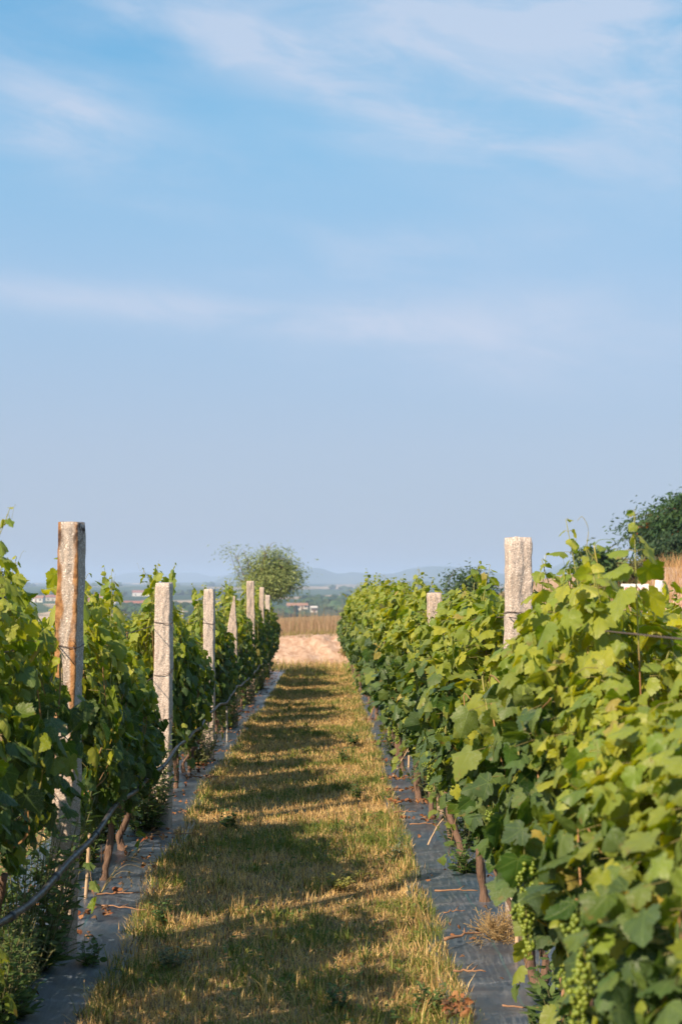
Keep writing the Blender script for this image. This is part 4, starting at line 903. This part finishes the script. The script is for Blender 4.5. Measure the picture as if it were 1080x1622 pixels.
add_leaves(mb, np.stack([px, py, ground_z(px, py) + 0.066 + r.uniform(0, 0.012, n)], 1), np.array([[0, 0, 1.0]]) + r.normal(0, 0.35, (n, 3)), r.normal(0, 1, (n, 3)) * [1, 1, 0.1], r.uniform(0.010, 0.034, n), col, r, curl=2.0)
tag(mb.build('leaf_litter', M['dead']), 'orange and brown fallen leaves scattered over the plastic sheets', 'fallen leaves', kind='stuff')

# ------------------------------------------------------------------ trees and shrubs
def make_tree(x, y, H, crown_c, crown_r, label, seed, cat='tree', name='broadleaf_tree', col=((0.04, 0.08, 0.03), (0.13, 0.17, 0.06)), clumps=90, per=55, lsz=0.16, gap=0.25, trunk_r=0.09, lean=(0, 0), narrow=True, accent=None, branches=9, group=None, flat=0.6, limbs=()):
    r = np.random.default_rng(seed); z0 = gz(x, y); t_ = thing(name, label, cat, (x, y, z0 - 0.05), 0, group)
    tm, lm = MB(), MB(); cc = np.array(crown_c, float); cr = np.array(crown_r, float); c0, c1 = map(np.array, col)
    fork = np.array([lean[0] * 0.6, lean[1] * 0.6, max(0.15 * H, cc[2] - cr[2] * 1.05)])
    tube(tm, bez([(0, 0, -0.1), fork * [0.35, 0.35, 0.5], fork], 10), np.linspace(trunk_r, trunk_r * 0.7, 10), 8, None, 0.08, r=r)
    pts = []
    for i in range(branches):
        a = i * 2.4 + r.uniform(0, 0.8); q = np.array([np.cos(a), np.sin(a), 0]) * cr * r.uniform(0.45, 0.92); q[2] = cr[2] * r.uniform(-0.5, 0.85); e_ = cc + q
        P_ = bez([fork, fork * 0.5 + e_ * 0.5 + r.normal(0, 0.06, 3) * cr + [0, 0, 0.08 * H], e_], 12); tube(tm, P_, np.linspace(trunk_r * 0.5, trunk_r * 0.06, 12), 6, None, 0.05, r=r); pts += list(P_[4:])
        for k in range(3):
            s0 = P_[r.integers(5, 11)]; e2 = cc + (s0 - cc) * 0.9 + np.clip(r.normal(0, 0.28, 3), -.4, .4) * cr; P2 = bez([s0, (s0 + e2) / 2 + [0, 0, 0.04 * H], e2], 7); tube(tm, P2, np.linspace(trunk_r * 0.16, trunk_r * 0.03, 7), 4); pts += list(P2[2:])
    bare = []
    for e_ in limbs:       # long thin limbs with a few sprays of leaves only
        P_ = bez([fork * 0.8, fork * 0.45 + np.array(e_) * 0.55 + [0, 0, -0.06 * H], e_], 14); tube(tm, P_, np.linspace(trunk_r * 0.55, trunk_r * 0.08, 14), 6)
        for k in range(5):
            s0 = P_[r.integers(7, 14)]; e2 = s0 + r.normal(0, 0.14, 3) * cr + [0, 0, 0.08 * H]; tube(tm, bez([s0, (s0 + e2) / 2, e2], 6), np.linspace(trunk_r * 0.14, trunk_r * 0.04, 6), 4); bare.append(e2)
    pts = np.array(pts)
    q = unit(r.normal(0, 1, (clumps, 3))) * (r.uniform(0.25, 1, (clumps, 1)) ** 0.45) * cr + cc; q = q * (1 - gap) + pts[r.integers(0, len(pts), clumps)] * gap
    q = np.concatenate([q, np.array(bare).reshape(-1, 3)])
    for c in q:
        cs = r.uniform(0.10, 0.24) * min(cr[0], cr[2]) * 1.15; p = c + r.normal(0, 1, (per, 3)) * cs * [1.15, 1.15, flat]
        o = unit(p - cc); n = unit(o * 0.5 + [0, 0, 0.7] + r.normal(0, 0.55, (per, 3))); d = o + r.normal(0, 0.6, (per, 3)) + [0, 0, -0.15]
        k = np.clip(r.normal(0.45, 0.22, (per, 1)) + r.normal(0, 0.22), 0, 1); cl_ = c0 * (1 - k) + c1 * k
        if accent is not None and r.uniform() < accent[1] and c[2] > cc[2] - 0.45 * cr[2]: m_ = (r.uniform(0, 1, (per, 1)) < 0.40) & (np.linalg.norm(p - c, axis=1, keepdims=True) < cs * 1.5); cl_ = np.where(m_, np.array(accent[0]) * r.uniform(0.7, 1.3, (per, 1)), cl_)
        add_leaves(lm, p, n, d, lsz * r.uniform(0.6, 1.3, per), cl_, r, NV if narrow else OV, NFc, 0.7)
    tm.build('trunk', M['bark'], t_); lm.build('crown', M['leaf'], t_)
    return t_

y0 = 85.0; zt = gz(-3.5, y0)
make_tree(-4.0, y0, 6.2, (0.70, 0, 3.35 - zt - 1.0 - 0.22), (2.0, 1.8, 1.9), 'lone grey-green tree with an airy crown beyond the left hedge', 21, col=((0.12, 0.17, 0.05), (0.34, 0.38, 0.13)), clumps=290, per=44, lsz=0.19, gap=0.36, trunk_r=0.13, lean=(0.25, 0), branches=14, limbs=((-1.45, 0, 4.25 - zt - 0.9), (-1.0, 0.3, 4.65 - zt - 0.9), (-1.5, -0.2, 3.6 - zt - 0.9)))
make_tree(13.6, 50, 3.8, (0.3, 0, 1.75), (3.2, 2.4, 1.85), 'dark green tree with orange seed clusters on the right slope', 22, col=((0.022, 0.060, 0.018), (0.075, 0.135, 0.04)), clumps=460, per=85, lsz=0.22, gap=0.15, trunk_r=0.14, accent=((0.30, 0.09, 0.02), 0.13), branches=12, flat=0.4)
make_tree(12.2, 47, 2.0, (0, 0, 0.75), (1.9, 1.4, 0.9), 'low dark bush spreading under the orange-seeded tree', 32, 'bush', 'bush', col=((0.02, 0.048, 0.02), (0.07, 0.12, 0.05)), clumps=100, per=60, lsz=0.2, gap=0.1, trunk_r=0.05)
make_tree(7.55, 40, 1.7, (0, 0, 1.05), (0.75, 0.7, 0.78), 'round green shrub behind the tall free shoot of the right hedge', 23, 'bush', 'bush', col=((0.04, 0.09, 0.025), (0.14, 0.20, 0.06)), clumps=60, per=50, lsz=0.14, trunk_r=0.04, narrow=False)
make_tree(9.0, 43, 1.6, (0, 0, 0.62), (1.2, 0.9, 0.72), 'olive and orange-tinged shrub between the round shrub and the dark tree', 24, 'bush', 'bush', col=((0.09, 0.10, 0.035), (0.24, 0.22, 0.09)), clumps=80, per=50, lsz=0.15, trunk_r=0.04, accent=((0.35, 0.15, 0.04), 0.4))
make_tree(2.62, 26, 2.3, (0, 0, 1.72), (0.55, 0.6, 0.80), 'dark pointed bush rising behind the right hedge left of the pale post', 25, 'bush', 'bush', col=((0.035, 0.07, 0.025), (0.10, 0.15, 0.06)), clumps=70, per=60, lsz=0.09, trunk_r=0.03)
make_tree(6.0, 36, 1.0, (0, 0, 0.45), (1.1, 0.8, 0.5), 'yellowing low shrub behind the right hedge beside the pale post', 26, 'bush', 'bush', col=((0.16, 0.14, 0.04), (0.34, 0.27, 0.09)), clumps=45, per=45, lsz=0.10, trunk_r=0.03)
make_tree(-9.45, 40, 3.0, (0, 0, 1.9), (0.62, 0.62, 1.5), 'dark blue-green tree cut by the left photo edge', 27, col=((0.012, 0.03, 0.022), (0.04, 0.07, 0.045)), clumps=80, per=55, lsz=0.16, gap=0.1, trunk_r=0.06)
make_tree(-5.6, 22, 1.4, (0, 0, 0.85), (0.9, 1.2, 0.75), 'loose green bush seen through the gap before the speckled post', 28, 'bush', 'bush', col=((0.05, 0.085, 0.03), (0.15, 0.19, 0.075)), clumps=70, per=50, lsz=0.10, trunk_r=0.03)
make_tree(0.55, 36.0, 0.45, (0, 0, 0.30), (0.22, 0.2, 0.24), 'yellow-green weed bush growing on the sandy bank', 29, 'bush', 'bush', col=((0.22, 0.18, 0.05), (0.42, 0.34, 0.08)), clumps=22, per=40, lsz=0.07, trunk_r=0.012)

# ------------------------------------------------------------------ sign
xs_, ys_ = 6.72, 31.0; zs = gz(xs_, ys_)
t_ = thing('white_sign', 'white sign with red marks half hidden by leaves beside the white post', 'sign', (xs_, ys_, zs), R(-4))
zb = EYE + (HORIZON - 954) / FPX * ys_ - zs
mb = MB(); box(mb, (-0.30, -0.012, zb), (0.30, 0.012, zb + 0.40)); mb.build('board', M['white'], t_, smooth=False)
mb = MB()
for sx in (-0.27, 0.27): box(mb, (sx - 0.02, 0.014, -0.1), (sx + 0.02, 0.05, zb + 0.38))
mb.build('legs', M['white'], t_, smooth=False)
mb = MB(); r = np.random.default_rng(3)
for k in range(4):
    cx = -0.18 + 0.12 * k; aa = np.linspace(0, 6.28, 13)
    tube(mb, np.stack([cx + 0.038 * np.cos(aa), np.full(13, -0.015), zb + 0.285 + 0.04 * np.sin(aa)], 1), 0.007, 5, cap=False)
    tube(mb, [(cx - 0.03, -0.015, zb + 0.285), (cx + 0.03, -0.015, zb + 0.285 + r.normal(0, 0.01))], 0.006, 5)
mb.build('lettering', M['red'], t_)

# ------------------------------------------------------------------ the valley: houses, woods, mast, pole
def at_px(px, py, D):
    return (px - VPX) / FPX * D, D, EYE + (HORIZON - py) / FPX * D
def house(px, D, w, d, h, wall, roof, rz, label, flat=False):
    w, d, h = w * 0.78, d * 0.78, h * 0.8
    x = (px - VPX) / FPX * D; z = gz(x, D); t_ = thing('house', label, 'house', (x, D, z), rz, 'houses in the valley')
    mb = MB(); box(mb, (-w / 2, -d / 2, -1), (w / 2, d / 2, h), wall); mb.build('wall', M['wall'], t_, smooth=False)
    mb = MB(); o = 0.4; rh = 0.35 if flat else d * 0.30
    V = [(-w / 2 - o, -d / 2 - o, h + .02), (w / 2 + o, -d / 2 - o, h + .02), (w / 2 + o, d / 2 + o, h + .02), (-w / 2 - o, d / 2 + o, h + .02), (-w / 2 - o, 0, h + rh), (w / 2 + o, 0, h + rh)]
    mb.add(V, [(0, 1, 5), (0, 5, 4), (2, 3, 4), (2, 4, 5), (0, 4, 3), (1, 2, 5), (0, 3, 2), (0, 2, 1)], roof); mb.build('roof', M['roof'], t_, smooth=False)
    for k in range(3):
        mb = MB(); cx = w * (-0.32 + 0.32 * k); top = 1.9 if k == 1 else 2.1
        if k == 1: box(mb, (cx - .5, -d / 2 - .06, 0), (cx + .5, -d / 2 + .02, 2.1), (0.2, 0.12, 0.08)); mb.build('door', M['wall'], t_, smooth=False)
        else: box(mb, (cx - .7, -d / 2 - .06, 1.0), (cx + .7, -d / 2 + .02, 2.2)); mb.build('window', M['glass'], t_, smooth=False)
    return t_
RED, TER, WHT, CRM, BLU = (0.34, 0.15, 0.11), (0.36, 0.20, 0.13), (0.66, 0.63, 0.58), (0.62, 0.55, 0.45), (0.16, 0.25, 0.42)
for a in [(136, 950, 12, 8, 3.6, CRM, RED, 0.2, 'cream house with a red roof right of the rust-stained post'), (147, 860, 13, 7, 3.2, WHT, RED, -0.1, 'white house with a red roof, nearer of the two by the rust-stained post'), (150, 1060, 12, 8, 3.8, WHT, TER, 0.4, 'white house with a terracotta roof behind the nearer red ones'), (165, 1120, 16, 9, 4.2, CRM, RED, 0.1, 'long cream house with a red roof half behind a vine shoot'), (178, 900, 10, 7, 3.4, WHT, TER, -0.3, 'small white house low behind the vine shoot'),
          (214, 800, 15, 8, 3.2, WHT, RED, 0.05, 'wide white house with a red roof left of the speckled post'), (235, 830, 9, 7, 3.6, WHT, TER, 0.3, 'white cottage between the wide house and the speckled post'), (246, 780, 7, 6, 3.0, WHT, WHT, 0.0, 'little all-white shed hard by the speckled post'), (225, 1500, 24, 10, 5, WHT, RED, 0.1, 'far white hall with a red roof above the wide house'), (10, 880, 12, 8, 3.6, CRM, RED, 0.3, 'cream house with a red roof at the left photo edge'), (60, 1000, 12, 8, 3.6, WHT, TER, 0.0, 'white house with a terracotta roof behind the nearest left vine tips'), (85, 1150, 14, 8, 4, CRM, RED, 0.2, 'cream house just left of the rust-stained post'),
          (466, 800, 10, 7, 3.0, CRM, TER, 0.0, 'tan house with an orange roof below the lone tree'), (478, 815, 8, 6, 2.6, CRM, TER, 0.15, 'smaller tan annex right of the orange-roofed house'), (497, 770, 4, 4, 3.2, WHT, WHT, 0.2, 'single small white house above the dry grass')]:
    house(*a)

r = np.random.default_rng(12); mb = MB()          # far woods: one mass of crowns
import bmesh
bm = bmesh.new(); bmesh.ops.create_icosphere(bm, subdivisions=2, radius=1.0)
sv = np.array([v.co[:] for v in bm.verts]); sf = np.array([[v.index for v in f.verts] for f in bm.faces]); bm.free()
n = 0
while n < 1250:
    D = r.uniform(360, 3200) if r.uniform() < 0.75 else r.uniform(600, 1500); x = r.uniform(-0.42, 0.5) * D
    m_ = fbm(x, D * 0.33, 1 / 75., 4) + 0.5 * fbm(x, D * 0.3, 1 / 24., 8)
    if m_ < 0.70: continue
    if abs(x - wpos[0]) < 34 and abs(D - wpos[1]) < 75: continue
    s_ = r.uniform(1.2, 3.0) * (1 + D / 2600); jit = 1 + r.normal(0, 0.16, (len(sv), 1)); z = gz(x, D)
    v = sv * jit * [s_ * r.uniform(0.9, 1.5), s_ * r.uniform(0.9, 1.6), s_ * r.uniform(0.7, 1.05)] + [x, D, z + s_ * 0.6]
    mb.add(v, sf, np.array([0.045, 0.085, 0.035]) * (0.6 + 1.0 * r.uniform()) + np.array([0.02, 0.012, 0.0]) * r.uniform()); n += 1
tag(mb.build('woods', M['leaf'], smooth=False), 'hazy green woods and orchards covering the valley floor', 'woods', kind='stuff')

x, D, z = at_px(863, 906, 5100.0)
t_ = thing('white_mast', 'slender white mast rising from the distant ridge right of the pale post', 'mast', (x, D, -6))
zt = EYE + (HORIZON - 882) / FPX * D + 6
mb = MB(); tube(mb, [(0, 0, 0), (0, 0, zt * 0.5), (0, 0, zt)], [3.0, 2.4, 1.8], 12); mb.build('tower', M['white'], t_)
mb = MB(); box(mb, (-2.6, -5, zt - 0.5), (2.6, 5, zt + 4)); mb.build('nacelle', M['white'], t_, smooth=False)
x, D, _ = at_px(290, 968, 300.0); z = gz(x, D)
t_ = thing('utility_pole', 'thin grey utility pole in the valley between the speckled and squat posts', 'pole', (x, D, z)); zt = EYE + (HORIZON - 964) / FPX * D - z
mb = MB(); tube(mb, [(0, 0, -1), (0, 0, zt)], [0.22, 0.15], 8); mb.build('pole', M['stake'], t_); mb = MB(); box(mb, (-1.1, -0.08, zt - 0.7), (1.1, 0.08, zt - 0.5)); mb.build('crossarm', M['stake'], t_, smooth=False)

# ------------------------------------------------------------------ summer haze
mb = MB(); box(mb, (-9000, -60, -26), (9000, 10800, 75))
hz = mb.build('haze', [], smooth=False); tag(hz, 'pale blue summer haze over the valley', 'haze', kind='stuff')
m = bpy.data.materials.new('haze'); m.use_nodes = True; t = NT(m.node_tree); t.n.clear(); out = t.node('ShaderNodeOutputMaterial')
pv = t.node('ShaderNodeVolumePrincipled', ins={'Color': rgb(0.55, 0.71, 0.98), 'Density': 0.00027, 'Anisotropy': 0.0})
t.l.new(pv.outputs[0], out.inputs['Volume']); hz.data.materials.append(m)
